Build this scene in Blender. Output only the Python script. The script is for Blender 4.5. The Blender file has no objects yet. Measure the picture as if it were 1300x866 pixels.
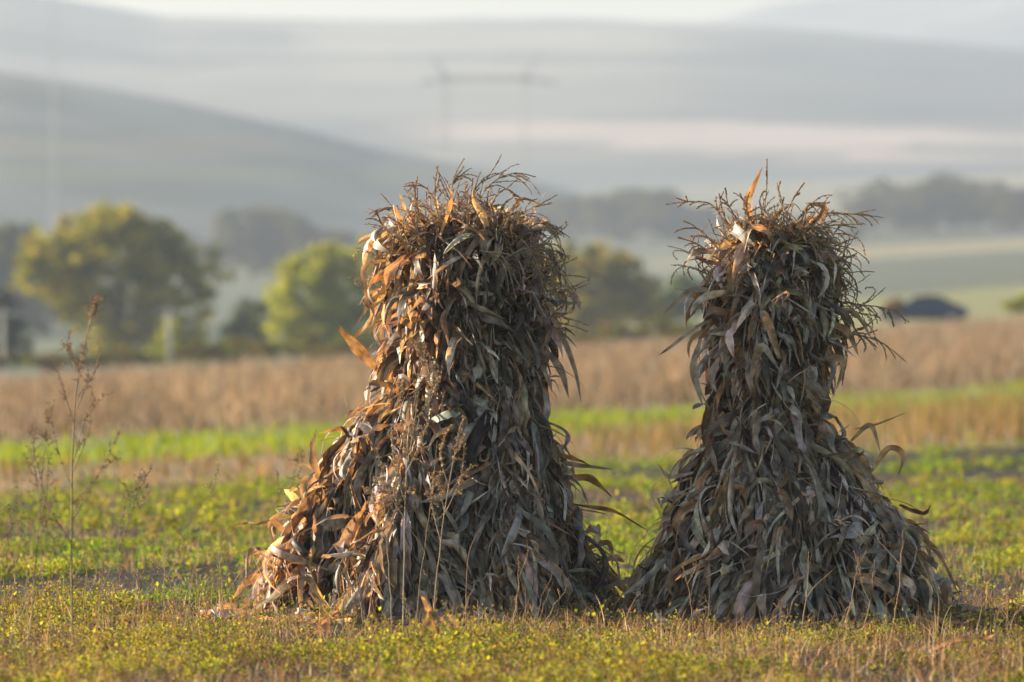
import bpy, math, random
import numpy as np
from math import radians, pi

# ------------------------------------------------------------------ camera
sc = bpy.context.scene
C = sc.collection
EYE = 1.46            # metres above the field
F = 7222.0            # focal length in photo pixels (200 mm on 36 mm, 1300 px wide)
cam_d = bpy.data.cameras.new('camera'); cam = bpy.data.objects.new('camera', cam_d); C.objects.link(cam)
cam.location = (0, 0, EYE); cam.rotation_euler = (radians(90), 0, 0)
cam_d.lens = 200; cam_d.sensor_width = 36
cam_d.clip_start = 0.5; cam_d.clip_end = 30000
cam_d.dof.use_dof = True; cam_d.dof.focus_distance = 29.6; cam_d.dof.aperture_fstop = 2.6
sc.camera = cam

# ------------------------------------------------------------------ light
SUN_EL = radians(14.5); SUN_AZ = radians(-66)     # azimuth measured from +Y (view axis) clockwise
world = bpy.data.worlds.new("World"); sc.world = world; world.use_nodes = True
nt = world.node_tree
sky = nt.nodes.new('ShaderNodeTexSky'); sky.sky_type = 'NISHITA'; sky.sun_disc = False
sky.sun_elevation = SUN_EL; sky.sun_rotation = SUN_AZ % (2*pi)
sky.air_density = 1.2; sky.dust_density = 1.6; sky.ozone_density = 1.0
nt.links.new(sky.outputs[0], nt.nodes['Background'].inputs[0])
nt.nodes['Background'].inputs[1].default_value = 0.056
sl = bpy.data.lights.new('sun', 'SUN'); sl.energy = 5.0; sl.angle = radians(0.6); sl.color = (1.0, 0.86, 0.66)
sun = bpy.data.objects.new('sun', sl); C.objects.link(sun)
sun.location = (-60, 30, 60)
from mathutils import Vector
sdir = Vector((math.sin(SUN_AZ)*math.cos(SUN_EL), math.cos(SUN_AZ)*math.cos(SUN_EL), math.sin(SUN_EL)))
sun.rotation_euler = sdir.to_track_quat('Z', 'Y').to_euler()
sc.view_settings.view_transform = 'Standard'; sc.view_settings.look = 'None'
sc.view_settings.gamma = 1.0; sc.view_settings.exposure = 2.4
sc.render.engine = 'CYCLES'
cy = sc.cycles
cy.use_denoising = True
cy.max_bounces = 6; cy.diffuse_bounces = 2; cy.glossy_bounces = 2; cy.transmission_bounces = 3
cy.volume_bounces = 0; cy.transparent_max_bounces = 8
cy.sample_clamp_indirect = 4.0
HAZE = 0.00032

# ------------------------------------------------------------------ helpers
def tag(o, label=None, cat=None, group=None, kind=None):
    if label: o['label'] = label
    if cat: o['category'] = cat
    if group: o['group'] = group
    if kind: o['kind'] = kind
    return o

def empty(name, loc, rz=0):
    o = bpy.data.objects.new(name, None); C.objects.link(o)
    o.location = loc; o.rotation_euler = (0, 0, rz); o.empty_display_size = 0.2
    return o

def mesh_np(name, V, Fq, mat, parent=None, col=None, uv=None, smooth=True, origin=None):
    """V (n,3), Fq (m,4) or (m,3)."""
    V = np.asarray(V, dtype=np.float32).copy(); Fq = np.asarray(Fq, dtype=np.int32)
    if origin is not None: V -= np.asarray(origin, dtype=np.float32)
    me = bpy.data.meshes.new(name)
    k = Fq.shape[1]; m = len(Fq)
    me.vertices.add(len(V)); me.vertices.foreach_set('co', V.ravel())
    me.loops.add(m*k); me.loops.foreach_set('vertex_index', Fq.ravel())
    me.polygons.add(m); me.polygons.foreach_set('loop_start', np.arange(0, m*k, k, dtype=np.int32))
    me.polygons.foreach_set('use_smooth', np.full(m, smooth, dtype=bool))
    if col is not None:
        a = me.attributes.new('Col', 'FLOAT_COLOR', 'POINT')
        c4 = np.ones((len(V), 4), dtype=np.float32); c4[:, :3] = col
        a.data.foreach_set('color', c4.ravel())
    if uv is not None:
        a = me.attributes.new('st', 'FLOAT2', 'POINT'); a.data.foreach_set('vector', np.asarray(uv, dtype=np.float32).ravel())
    me.update(calc_edges=True); me.validate()
    if mat: me.materials.append(mat)
    o = bpy.data.objects.new(name, me); C.objects.link(o)
    if origin is not None: o.location = [float(a) for a in origin]
    if parent is not None: o.parent = parent
    return o

class MB:
    """collects faces for one mesh"""
    def __init__(s): s.V = []; s.F = []; s.C = []; s.U = []; s.n = 0
    def add(s, V, Fq, col=(1, 1, 1), uv=None):
        V = np.asarray(V, dtype=np.float32).reshape(-1, 3)
        Fq = np.asarray(Fq, dtype=np.int32)
        if Fq.shape[1] == 3: Fq = np.concatenate([Fq, Fq[:, 2:3]], 1)   # never used mixed
        s.V.append(V); s.F.append(Fq + s.n); s.n += len(V)
        c = np.empty((len(V), 3), np.float32); c[:] = col; s.C.append(c)
        s.U.append(np.zeros((len(V), 2), np.float32) if uv is None else uv)
    def build(s, name, mat, parent=None, smooth=True, origin=None):
        return mesh_np(name, np.concatenate(s.V), np.concatenate(s.F), mat, parent,
                       np.concatenate(s.C), np.concatenate(s.U), smooth, origin)

def norm(a): return a/np.maximum(np.linalg.norm(a, axis=-1, keepdims=True), 1e-9)

def ribbons(P, S, W, cup, crink, rng, cols, M=5):
    """P (N,K,3) centre lines, S (N,K,3) side vectors, W (N,K) half widths -> V,F,C,UV"""
    N, K, _ = P.shape
    T = np.gradient(P, axis=1); T = norm(T); S = norm(S - T*np.sum(S*T, -1, keepdims=True)); Nn = np.cross(T, S)
    u = np.linspace(-1, 1, M)
    tt = np.linspace(0, 1, K)[None, :]
    ph = rng.uniform(0, 6.28, (N, 1, 2)); fr = rng.uniform(8, 26, (N, 1, 2))
    V = np.empty((N, K, M, 3)); UV = np.empty((N, K, M, 2))
    L = rng.uniform(0, 50, (N, 1))
    for j, uu in enumerate(u):
        side = 0 if uu < 0 else 1
        cr = crink*W*np.sin(fr[:, :, side]*tt + ph[:, :, side])*abs(uu)**2
        off = W*np.asarray(cup)*abs(uu)**1.2 + cr
        V[:, :, j] = P + S*(W*uu)[..., None] + Nn*off[..., None]
        UV[:, :, j, 0] = uu; UV[:, :, j, 1] = L + tt*6
    idx = np.arange(N*K*M).reshape(N, K, M)
    Fq = np.stack([idx[:, :-1, :-1], idx[:, :-1, 1:], idx[:, 1:, 1:], idx[:, 1:, :-1]], -1).reshape(-1, 4)
    cc = np.broadcast_to(np.asarray(cols)[:, None, None, :], (N, K, M, 3)).reshape(-1, 3)
    return V.reshape(-1, 3), Fq, cc, UV.reshape(-1, 2)

def tube(P, R, n=5):
    P = np.asarray(P, float); K = len(P); R = np.broadcast_to(np.asarray(R, float), (K,))
    T = norm(np.gradient(P, axis=0)); a = np.array([0.13, 1, 0.07]) if abs(T[0][1]) < .9 else np.array([1, 0.1, 0.0])
    S = norm(np.cross(T, a)); B = np.cross(T, S)
    th = np.arange(n)*2*pi/n
    V = P[:, None] + (S[:, None]*np.cos(th)[None, :, None] + B[:, None]*np.sin(th)[None, :, None])*R[:, None, None]
    i = np.arange(K*n).reshape(K, n); j = np.roll(i, -1, 1)
    Fq = np.stack([i[:-1], j[:-1], j[1:], i[1:]], -1).reshape(-1, 4)
    return V.reshape(-1, 3), Fq

def spline(pts, n):
    pts = np.asarray(pts, float); m = len(pts)
    if m == 2: return pts[0] + (pts[1]-pts[0])*np.linspace(0, 1, n)[:, None]
    P = np.vstack([2*pts[0]-pts[1], pts, 2*pts[-1]-pts[-2]])
    out = []
    for t in np.linspace(0, m-1-1e-6, n):
        i = int(t); f = t-i; a, b, c, d = P[i:i+4]
        out.append(.5*((2*b)+(-a+c)*f+(2*a-5*b+4*c-d)*f*f+(-a+3*b-3*c+d)*f**3))
    return np.array(out)

_vr = np.random.default_rng(5); _tab = _vr.random((256, 256))
def vnoise(x, y):
    x = np.asarray(x, float); y = np.asarray(y, float)
    xi = np.floor(x).astype(int); yi = np.floor(y).astype(int); fx = x-xi; fy = y-yi
    fx = fx*fx*(3-2*fx); fy = fy*fy*(3-2*fy)
    g = lambda a, b: _tab[a % 256, b % 256]
    return (g(xi, yi)*(1-fx)+g(xi+1, yi)*fx)*(1-fy)+(g(xi, yi+1)*(1-fx)+g(xi+1, yi+1)*fx)*fy
def fbm(x, y, o=3):
    s = 0; a = .5; w = 0
    for k in range(o): s = s+a*vnoise(x*2**k+k*17.3, y*2**k+k*9.1); w += a; a *= .55
    return s/w
def sstep(a, b, x): t = np.clip((x-a)/(b-a), 0, 1); return t*t*(3-2*t)

# ------------------------------------------------------------------ terrain heights
TD = [0, 60, 100, 160, 230, 285, 350, 450]
TZ = {0: [0, 0, -.1, -.3, -.5, -1.4, -3, -2.6], 650: [0, 0, .1, .45, .75, .5, -1.2, -1.0], 1300: [0, 0, .15, .8, 1.6, 2.72, 1.8, 2.6]}
FD = [600, 900, 1200, 1500, 2000, 2600, 4600]
FPY = {0: [450, 400, 350, 322, 290, 270, 270], 650: [440, 385, 340, 305, 268, 240, 240], 1300: [385, 335, 305, 285, 252, 220, 230]}
DD = TD+FD
ZT = {t: TZ[t]+[EYE+(433-p)/F*d for p, d in zip(FPY[t], FD)] for t in TZ}
def ground_z(x, y):
    x = np.asarray(x, float); y = np.asarray(y, float)
    t = np.clip(x/np.maximum(y, 25)*F+650, -400, 1700)
    za = np.interp(y, DD, ZT[0]); zb = np.interp(y, DD, ZT[650]); zc = np.interp(y, DD, ZT[1300])
    w = t/650-1
    z = np.where(w < 0, zb+(zb-za)*w, zb+(zc-zb)*w)
    return z + 0.02*(fbm(x*.9, y*.5)-.5)*np.clip(y/20, 0, 1)
def gz(x, y): return float(ground_z(x, y))
def PX(px, d): return (px-650)/F*d
def PZ(py, d): return EYE-(py-433)/F*d
def W(px, py, d): return np.array([PX(px, d), d, PZ(py, d)])

# strip boundaries of the field: straight lines in plan, y = a + b x (metres)
def line(p0, p1): b = (p1[1]-p0[1])/(p1[0]-p0[0]); return p0[1]-b*p0[0], b
L1 = line((-4.9, 55), (6.85, 76))      # weedy plot | brown stubble strip
L2 = line((-5.9, 66), (9.6, 107))    # stubble | fresh green strip
L3 = line((-7.4, 84), (11.5, 128))    # green strip | tall dry grass
def zone(x, y):
    f = lambda L: y-(L[0]+L[1]*x)
    return f(L1), f(L2), f(L3)
RD = np.array([.433, .90])              # row direction on the weedy plot
def rowcov(x, y):
    """how densely the weeds cover the plot, 0..1, stretched along the old rows"""
    s = x*RD[1]-y*RD[0]; r = x*RD[0]+y*RD[1]
    n = fbm(s*.85+3.3, r*.16, 3)*.62+fbm(x*1.3+9, y*1.3, 2)*.24
    s = s+.5*(fbm(r*.12, s*.1)-.5)
    for s0, w0, k0 in ((-16.8, .85, .7), (-21.7, 1.0, .6), (-19.3, .35, .35), (-25.0, .8, .5), (-28.0, .6, .5), (-14.0, .35, .25)):
        n = n+.02-k0*np.exp(-((s-s0)/w0)**4)*sstep(.36, .5, fbm(r*.22+s0, s*.4))
    return n

# ------------------------------------------------------------------ materials
def newmat(name):
    m = bpy.data.materials.new(name); m.use_nodes = True
    t = m.node_tree; t.nodes.clear(); out = t.nodes.new('ShaderNodeOutputMaterial')
    return m, t, out
def N(t, kind, **kw):
    n = t.nodes.new(kind)
    for k, v in kw.items():
        if k in n.inputs.keys(): n.inputs[k].default_value = v
        else: setattr(n, k, v)
    return n
def leaf_mat(name, trans=.35, tint=(1.25, .72, .34), rough=.55, spec=.35, vein=0.25, blotch=.5, scale=9):
    m, t, out = newmat(name)
    at = N(t, 'ShaderNodeAttribute'); at.attribute_name = 'Col'
    st = N(t, 'ShaderNodeAttribute'); st.attribute_name = 'st'
    co = N(t, 'ShaderNodeTexCoord')
    mp = N(t, 'ShaderNodeMapping'); mp.inputs['Scale'].default_value = (9, .7, 1)
    t.links.new(st.outputs['Vector'], mp.inputs[0])
    vn = N(t, 'ShaderNodeTexNoise', Scale=1.0, Detail=2.0); t.links.new(mp.outputs[0], vn.inputs['Vector'])
    no = N(t, 'ShaderNodeTexNoise', Scale=float(scale), Detail=5.0); t.links.new(co.outputs['Object'], no.inputs['Vector'])
    r1 = N(t, 'ShaderNodeMapRange'); r1.inputs[1].default_value = .3; r1.inputs[2].default_value = .7
    r1.inputs[3].default_value = 1-vein; r1.inputs[4].default_value = 1+vein; t.links.new(vn.outputs[0], r1.inputs[0])
    r2 = N(t, 'ShaderNodeMapRange'); r2.inputs[1].default_value = .35; r2.inputs[2].default_value = .65
    r2.inputs[3].default_value = 1-blotch; r2.inputs[4].default_value = 1.12; t.links.new(no.outputs[0], r2.inputs[0])
    mu = N(t, 'ShaderNodeMath', operation='MULTIPLY'); t.links.new(r1.outputs[0], mu.inputs[0]); t.links.new(r2.outputs[0], mu.inputs[1])
    vm = N(t, 'ShaderNodeVectorMath', operation='SCALE'); t.links.new(at.outputs['Color'], vm.inputs[0]); t.links.new(mu.outputs[0], vm.inputs['Scale'])
    tv = N(t, 'ShaderNodeVectorMath', operation='MULTIPLY'); t.links.new(vm.outputs[0], tv.inputs[0]); tv.inputs[1].default_value = tint
    p = N(t, 'ShaderNodeBsdfPrincipled', Roughness=rough); p.inputs['Specular IOR Level'].default_value = spec
    t.links.new(vm.outputs[0], p.inputs['Base Color'])
    if vein > .1:
        bp = N(t, 'ShaderNodeBump', Strength=.5, Distance=.004); t.links.new(vn.outputs[0], bp.inputs['Height']); t.links.new(bp.outputs[0], p.inputs['Normal'])
    tr = N(t, 'ShaderNodeBsdfTranslucent'); t.links.new(tv.outputs[0], tr.inputs[0])
    mx = N(t, 'ShaderNodeMixShader'); mx.inputs[0].default_value = trans
    t.links.new(p.outputs[0], mx.inputs[1]); t.links.new(tr.outputs[0], mx.inputs[2]); t.links.new(mx.outputs[0], out.inputs[0])
    return m
def plain_mat(name, col, rough=.7, metal=0.0, noise=.15, scale=5):
    m, t, out = newmat(name)
    co = N(t, 'ShaderNodeTexCoord'); no = N(t, 'ShaderNodeTexNoise', Scale=float(scale), Detail=4.0); t.links.new(co.outputs['Object'], no.inputs['Vector'])
    r = N(t, 'ShaderNodeValToRGB'); r.color_ramp.elements[0].position = .3; r.color_ramp.elements[1].position = .7
    r.color_ramp.elements[0].color = [c*(1-noise) for c in col]+[1]; r.color_ramp.elements[1].color = [min(1, c*(1+noise)) for c in col]+[1]
    t.links.new(no.outputs[0], r.inputs[0])
    p = N(t, 'ShaderNodeBsdfPrincipled', Roughness=rough, Metallic=metal); t.links.new(r.outputs[0], p.inputs['Base Color']); t.links.new(p.outputs[0], out.inputs[0])
    return m
def ground_mat(name, amp=.4, scale=(3, .8), bump=.08):
    m, t, out = newmat(name)
    at = N(t, 'ShaderNodeAttribute'); at.attribute_name = 'Col'; co = N(t, 'ShaderNodeTexCoord')
    a = N(t, 'ShaderNodeTexNoise', Scale=float(scale[0]), Detail=6.0); b = N(t, 'ShaderNodeTexNoise', Scale=float(scale[1]), Detail=3.0)
    for q in (a, b): t.links.new(co.outputs['Object'], q.inputs['Vector'])
    ad = N(t, 'ShaderNodeMath', operation='ADD'); t.links.new(a.outputs[0], ad.inputs[0]); t.links.new(b.outputs[0], ad.inputs[1])
    r = N(t, 'ShaderNodeMapRange'); r.inputs[1].default_value = .7; r.inputs[2].default_value = 1.3; r.inputs[3].default_value = 1-amp; r.inputs[4].default_value = 1+amp
    t.links.new(ad.outputs[0], r.inputs[0])
    vm = N(t, 'ShaderNodeVectorMath', operation='SCALE'); t.links.new(at.outputs['Color'], vm.inputs[0]); t.links.new(r.outputs[0], vm.inputs['Scale'])
    p = N(t, 'ShaderNodeBsdfPrincipled', Roughness=.95); p.inputs['Specular IOR Level'].default_value = .1
    t.links.new(vm.outputs[0], p.inputs['Base Color'])
    if bump:
        bp = N(t, 'ShaderNodeBump', Strength=.8, Distance=bump); t.links.new(a.outputs[0], bp.inputs['Height']); t.links.new(bp.outputs[0], p.inputs['Normal'])
    t.links.new(p.outputs[0], out.inputs[0])
    return m
M_leaf = leaf_mat('dry_corn_leaf', trans=.27, tint=(1.9, 1.1, .40), rough=.5, spec=.35, vein=.38, blotch=.62, scale=16)
M_tas = leaf_mat('dry_tassel', trans=.22, tint=(1.3, .8, .45), rough=.7, spec=.2, vein=0, blotch=.4, scale=30)
M_stalk = leaf_mat('dry_stalk', trans=0.0, rough=.6, spec=.3, vein=.1, blotch=.5, scale=14)
M_weed = leaf_mat('dry_weed', trans=.15, tint=(1.2, .8, .45), rough=.8, spec=.15, vein=0, blotch=.3, scale=20)
M_herb = leaf_mat('green_herb', trans=.42, tint=(1.35, 1.25, .25), rough=.7, spec=.12, vein=0, blotch=.3, scale=3)
M_grass = leaf_mat('grass_blade', trans=.42, tint=(1.25, 1.2, .25), rough=.8, spec=.06, vein=0, blotch=.3, scale=2)
M_dryg = leaf_mat('dry_grass_blade', trans=.40, tint=(1.2, .9, .6), rough=.8, spec=.05, vein=0, blotch=.3, scale=.6)
M_crown = leaf_mat('tree_foliage', trans=.38, tint=(1.45, 1.3, .22), rough=.8, spec=.05, vein=0, blotch=.25, scale=.6)
M_bark = plain_mat('bark', (.10, .08, .06), .9)
M_ground = ground_mat('soil_and_turf', amp=.6, scale=(7, .8))
M_hill = ground_mat('hill_fields', amp=.25, scale=(.012, .003), bump=0)

# ------------------------------------------------------------------ ground sheet
rng = np.random.default_rng(11)
ys = np.concatenate([np.linspace(-60, 16, 12), np.linspace(17, 60, 150), 60*1.012**np.arange(1, 364)])
NT = 241; tt = np.linspace(-1, 1, NT); tt = np.sign(tt)*(.35*np.abs(tt)+.65*np.abs(tt)**2.5)
X = tt[None, :]*(45+.42*np.maximum(ys, 0))[:, None]; Y = np.broadcast_to(ys[:, None], X.shape)
Z = ground_z(X, Y)
near = np.exp(-((Y-34)/22)**2)
Z = Z + near*.05*(fbm(X*2.5, Y*2.5)-.5)
f1, f2, f3 = zone(X, Y)
cov = rowcov(X, Y)
soil = np.array([.036, .028, .023]); moss = np.array([.05, .05, .02]); stub = np.array([.20, .14, .085])
green = np.array([.14, .17, .04]); dry = np.array([.22, .17, .11])
mixc = lambda a, b, w: a*(1-w[..., None])+b*w[..., None]
col = mixc(np.broadcast_to(soil, X.shape+(3,)), np.broadcast_to(moss, X.shape+(3,)), sstep(.42, .58, cov)*.8)
col = mixc(col, stub, sstep(-1, 1, f1)); col = mixc(col, green, sstep(-3, 3, f2)); col = mixc(col, dry, sstep(-2, 2, f3))
tpx = X/np.maximum(Y, 20)*F+650
rgt = sstep(700, 1050, tpx)
far1 = np.array([.16, .16, .06]); far2 = np.array([.07, .08, .05]); far3 = np.array([.20, .175, .10]); far4 = np.array([.10, .12, .08])
nb = (fbm(X*.004, Y*.004)-.5)*120
col = mixc(col, far1, sstep(300, 330, Y+nb*.3)); col = mixc(col, far2, sstep(690, 720, Y+nb)); col = mixc(col, far3, sstep(1040, 1070, Y+nb*.6))
col = mixc(col, far2, sstep(1220, 1260, Y+nb)*1.0); col = mixc(col, far3, sstep(1750, 1800, Y+nb*2)*.8)
col = mixc(col, far4, (1-rgt)*sstep(420, 520, Y)*.8)
idx = np.arange(X.size).reshape(X.shape)
Fq = np.stack([idx[:-1, :-1], idx[:-1, 1:], idx[1:, 1:], idx[1:, :-1]], -1).reshape(-1, 4)
g = mesh_np('ground', np.stack([X, Y, Z], -1).reshape(-1, 3), Fq, M_ground, col=col.reshape(-1, 3)); tag(g, kind='structure')

# ------------------------------------------------------------------ hills
def hill(name, dbase, dridge, dback, px, py, zbase, colf, nlump=0.0, seed=0):
    ds = np.concatenate([np.linspace(dbase, dridge, 60), np.linspace(dridge, dback, 14)[1:]])
    tp = np.linspace(-2600, 3900, 260)
    D, T = np.meshgrid(ds, tp, indexing='ij'); Xh = (T-650)/F*D
    pr = np.interp(T, px, py); zr = EYE+(433-pr)/F*dridge
    w = np.where(D < dridge, np.sin(np.clip((D-dbase)/(dridge-dbase), 0, 1)*pi/2)**1.15, 1-.8*((D-dridge)/(dback-dridge))**1.2)
    Zh = zbase+(zr-zbase)*w+nlump*(fbm(Xh*.006+seed, D*.006)-.5)*w
    c = colf(Xh, D, T, 433-(Zh-EYE)*F/D)
    i = np.arange(Xh.size).reshape(Xh.shape)
    q = np.stack([i[:-1, :-1], i[:-1, 1:], i[1:, 1:], i[1:, :-1]], -1).reshape(-1, 4)
    o = mesh_np(name, np.stack([Xh, D, Zh], -1).reshape(-1, 3), q, M_hill, col=c.reshape(-1, 3)); tag(o, kind='structure')
    return o
def col_main(Xh, D, T, PYv):
    n = fbm(Xh*.0016, D*.003, 3)
    c = np.broadcast_to(np.array([.085, .10, .085]), Xh.shape+(3,))
    wob = (fbm(Xh*.001+4, D*.001)-.5)*26
    pale = sstep(150, 160, PYv+wob)*(1-sstep(196, 214, PYv+wob))*sstep(430, 620, T)
    c = mixc(c, np.array([.42, .32, .26]), pale*.95)
    pale2 = (1-sstep(95, 125, PYv+wob))*(1-sstep(640, 900, T))
    c = mixc(c, np.array([.17, .17, .15]), pale2)
    c = mixc(c, np.array([.26, .24, .18]), sstep(.52, .56, n)*.55)
    c = mixc(c, np.array([.05, .07, .05]), sstep(.57, .6, fbm(Xh*.004+9, D*.008, 3))*.7)
    c = mixc(c, np.array([.03, .045, .05]), sstep(820, 1050, T)*(1-sstep(145, 165, PYv+wob))*.8)
    return c
def col_foot(Xh, D, T, PYv):
    n = fbm(Xh*.004, D*.006, 3)
    c = np.broadcast_to(np.array([.11, .12, .10]), Xh.shape+(3,))
    c = mixc(c, np.array([.05, .07, .05]), sstep(.5, .6, fbm(Xh*.012, D*.02+7, 3))*.8)
    band = sstep(165, 175, PYv)*(1-sstep(195, 205, PYv))
    c = mixc(c, np.array([.17, .15, .09]), band*sstep(.42, .55, n)*.8)
    c = mixc(c, np.array([.13, .14, .07]), sstep(205, 215, PYv)*(1-sstep(228, 236, PYv))*.7)
    return c
def col_far(Xh, D, T, PYv): return np.broadcast_to(np.array([.12, .13, .12]), Xh.shape+(3,))
hill('hill_ridge', 2300, 3900, 5200, [-2600, -600, 0, 110, 200, 450, 650, 850, 1000, 1150, 1300, 1800, 3900],
     [20, -20, 8, 26, 38, 42, 43, 45, 55, 65, 78, 110, 90], 40, col_main, 14)
hill('foothill', 1380, 1850, 2350, [-2600, -700, 0, 120, 200, 300, 380, 470, 560, 660, 780, 950, 1200, 3900],
     [60, 60, 98, 116, 130, 150, 168, 192, 210, 232, 262, 330, 420, 420], 8, col_foot, 5, 3)
hill('distant_hill', 4300, 5300, 6400, [-2600, 300, 760, 880, 1000, 1100, 1300, 1500, 3900], [200, 120, 62, 30, 8, 0, -12, -20, 80], 40, col_far, 30, 7)

# ------------------------------------------------------------------ haze
bx0 = np.array([-6200, -120, -140.]); bx1 = np.array([6200, 7600, 350.])
vv = np.array([[(bx0 if (k >> a) & 1 == 0 else bx1)[a] for a in range(3)] for k in range(8)])
hz = mesh_np('haze', vv, [[0, 2, 3, 1], [4, 5, 7, 6], [0, 1, 5, 4], [2, 6, 7, 3], [0, 4, 6, 2], [1, 3, 7, 5]], None, smooth=False)
m, t, out = newmat('haze_air'); pv = N(t, 'ShaderNodeVolumePrincipled', Density=HAZE, Anisotropy=0.15)
pv.inputs['Color'].default_value = (.37, .43, .54, 1); t.links.new(pv.outputs[0], out.inputs['Volume'])
hz.data.materials.append(m); tag(hz, 'pale autumn haze filling the valley', kind='stuff')

# ------------------------------------------------------------------ leaf simulation for the shocks
PAL = np.array([[.50, .44, .35], [.42, .35, .25], [.24, .18, .12], [.42, .385, .35], [.66, .60, .50], [.12, .09, .07], [.40, .37, .26], [.44, .32, .19]])
PW = np.array([.2, .2, .13, .17, .1, .09, .05, .06]); PW = PW/PW.sum()
PAL = PAL*np.array([1.02, .975, .96]); PAL = PAL*.82+PAL.mean(1, keepdims=True)*.18
def leaf_cols(rng, n, dark=1.0):
    c = PAL[rng.choice(len(PAL), n, p=PW)]*(.32+1.03*rng.random((n, 1))**.7)*dark
    return c*(1+rng.normal(0, .05, (n, 3)))

class Profile:
    def __init__(s, rows, d, seed, zw=1.3, head=.8, pinch=.08):
        r = np.array(rows, float)[::-1]
        zr = EYE-(r[:, 0]-433)/F*d; shrink = .95-(.95-head)*(sstep(zw-1.0, zw-.2, zr)*.45+sstep(zw-.4, zw, zr)*.55)
        shrink = shrink*(1-pinch*np.exp(-((zr-zw)/.12)**2))
        s.z = EYE-(r[:, 0]-433)/F*d; s.c = ((r[:, 1]+r[:, 2])/2-650)/F*d; s.R = (r[:, 2]-r[:, 1])/2/F*d*shrink
        s.d = d; s.seed = seed
    def at(s, z, phi=None):
        c = np.interp(z, s.z, s.c); R = np.interp(z, s.z, s.R)
        if phi is not None:
            k = 5.0
            n = vnoise(np.cos(phi)*k+s.seed, np.sin(phi)*k+z*.9)*.6+vnoise(np.cos(phi)*k*2.2+s.seed, np.sin(phi)*k*2.2+z*1.8)*.4
            m = vnoise(np.cos(phi)*9+s.seed*2, np.sin(phi)*9+z*1.5)
            R = R*(1+.42*(n-.5)+.26*(m-.5))
        return c, R

def sim(rng, prof, n, z0, layer, up, out, L, w, grav, cling, K=13, rough=.25, kink=.25, target=None, phi=None, twist=1.0, gfloor=.012):
    """leaves of one shock; returns centre lines, side vectors, half widths"""
    if phi is None: phi = rng.uniform(0, 2*pi, n)
    cx, R = prof.at(z0, phi)
    rad = np.stack([np.cos(phi), np.sin(phi), 0*phi], -1); tan = np.stack([-np.sin(phi), np.cos(phi), 0*phi], -1)
    ctr = np.stack([cx, np.full(n, prof.d), z0], -1)
    p = ctr+rad*(R*layer)[:, None]
    flow = (vnoise(phi*2.6+prof.seed, z0*2.2)-.5)*2.2+(vnoise(phi*7+prof.seed, z0*6)-.5)*1.3
    dr = norm(rad*(out*np.where(z0 > 1.2, .75, 1.))[:, None]+tan*(flow+rng.normal(0, .3, n))[:, None]+np.array([0, 0, 1.])*up[:, None])
    ds = L/(K-1)
    P = np.empty((n, K, 3)); S = np.empty((n, K, 3))
    tw0 = rng.normal(0, .65, n); tw1 = rng.normal(0, 1.1*twist, n); bend = rng.normal(0, 1, (n, 3))*rough
    kk = rng.integers(2, K-2, n); kd = rng.normal(0, 1, (n, 3)); kd[:, 2] -= .6; haskink = rng.random(n) < kink
    tl = layer if target is None else target
    for k in range(K):
        P[:, k] = p
        z = p[:, 2]; ph = np.arctan2(p[:, 1]-prof.d, p[:, 0]-np.interp(z, prof.z, prof.c))
        c, Rz = prof.at(z, ph)
        rv = np.stack([p[:, 0]-c, p[:, 1]-prof.d, 0*z], -1); r = np.linalg.norm(rv, axis=1); ru = rv/np.maximum(r, 1e-4)[:, None]
        s = np.cross(dr, ru+np.array([0, 0, .12])); s = norm(s); nn = np.cross(s, dr)
        a = tw0+tw1*(k/(K-1))**1.3
        S[:, k] = s*np.cos(a)[:, None]+nn*np.sin(a)[:, None]
        if k == 3: bend = rng.normal(0, 1, (n, 3))*rough
        if k == 8: bend = rng.normal(0, 1, (n, 3))*rough*1.5
        dr = dr+(np.array([0, 0, -1.])*grav[:, None]+ru*(cling*(Rz*tl-r))[:, None]+bend)*ds[:, None]*3
        kn = haskink & (k == kk); dr[kn] += kd[kn]*.9
        dr = norm(dr); p = p+dr*ds[:, None]
        low = p[:, 2] < gfloor+.03*rng.random(n)
        p[low, 2] = gfloor+.02*rng.random(low.sum()); dr[low, 2] = np.abs(dr[low, 2])*.1
        inside = r < Rz*.5; p[inside] += ru[inside]*.01
    t = np.linspace(0, 1, K)[None]
    tp_ = rng.uniform(1.3, 5.0, (n, 1)); ex = rng.uniform(.45, .95, (n, 1)); wp = np.sin(np.clip(t*2.4+.35, 0, pi/2))*np.clip((1-t)*tp_, 0, 1)**ex
    ww = w[:, None]*wp*(1+.1*np.sin(t*17+rng.uniform(0, 6, (n, 1))))
    return P, S, np.maximum(ww, .0012)

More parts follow.
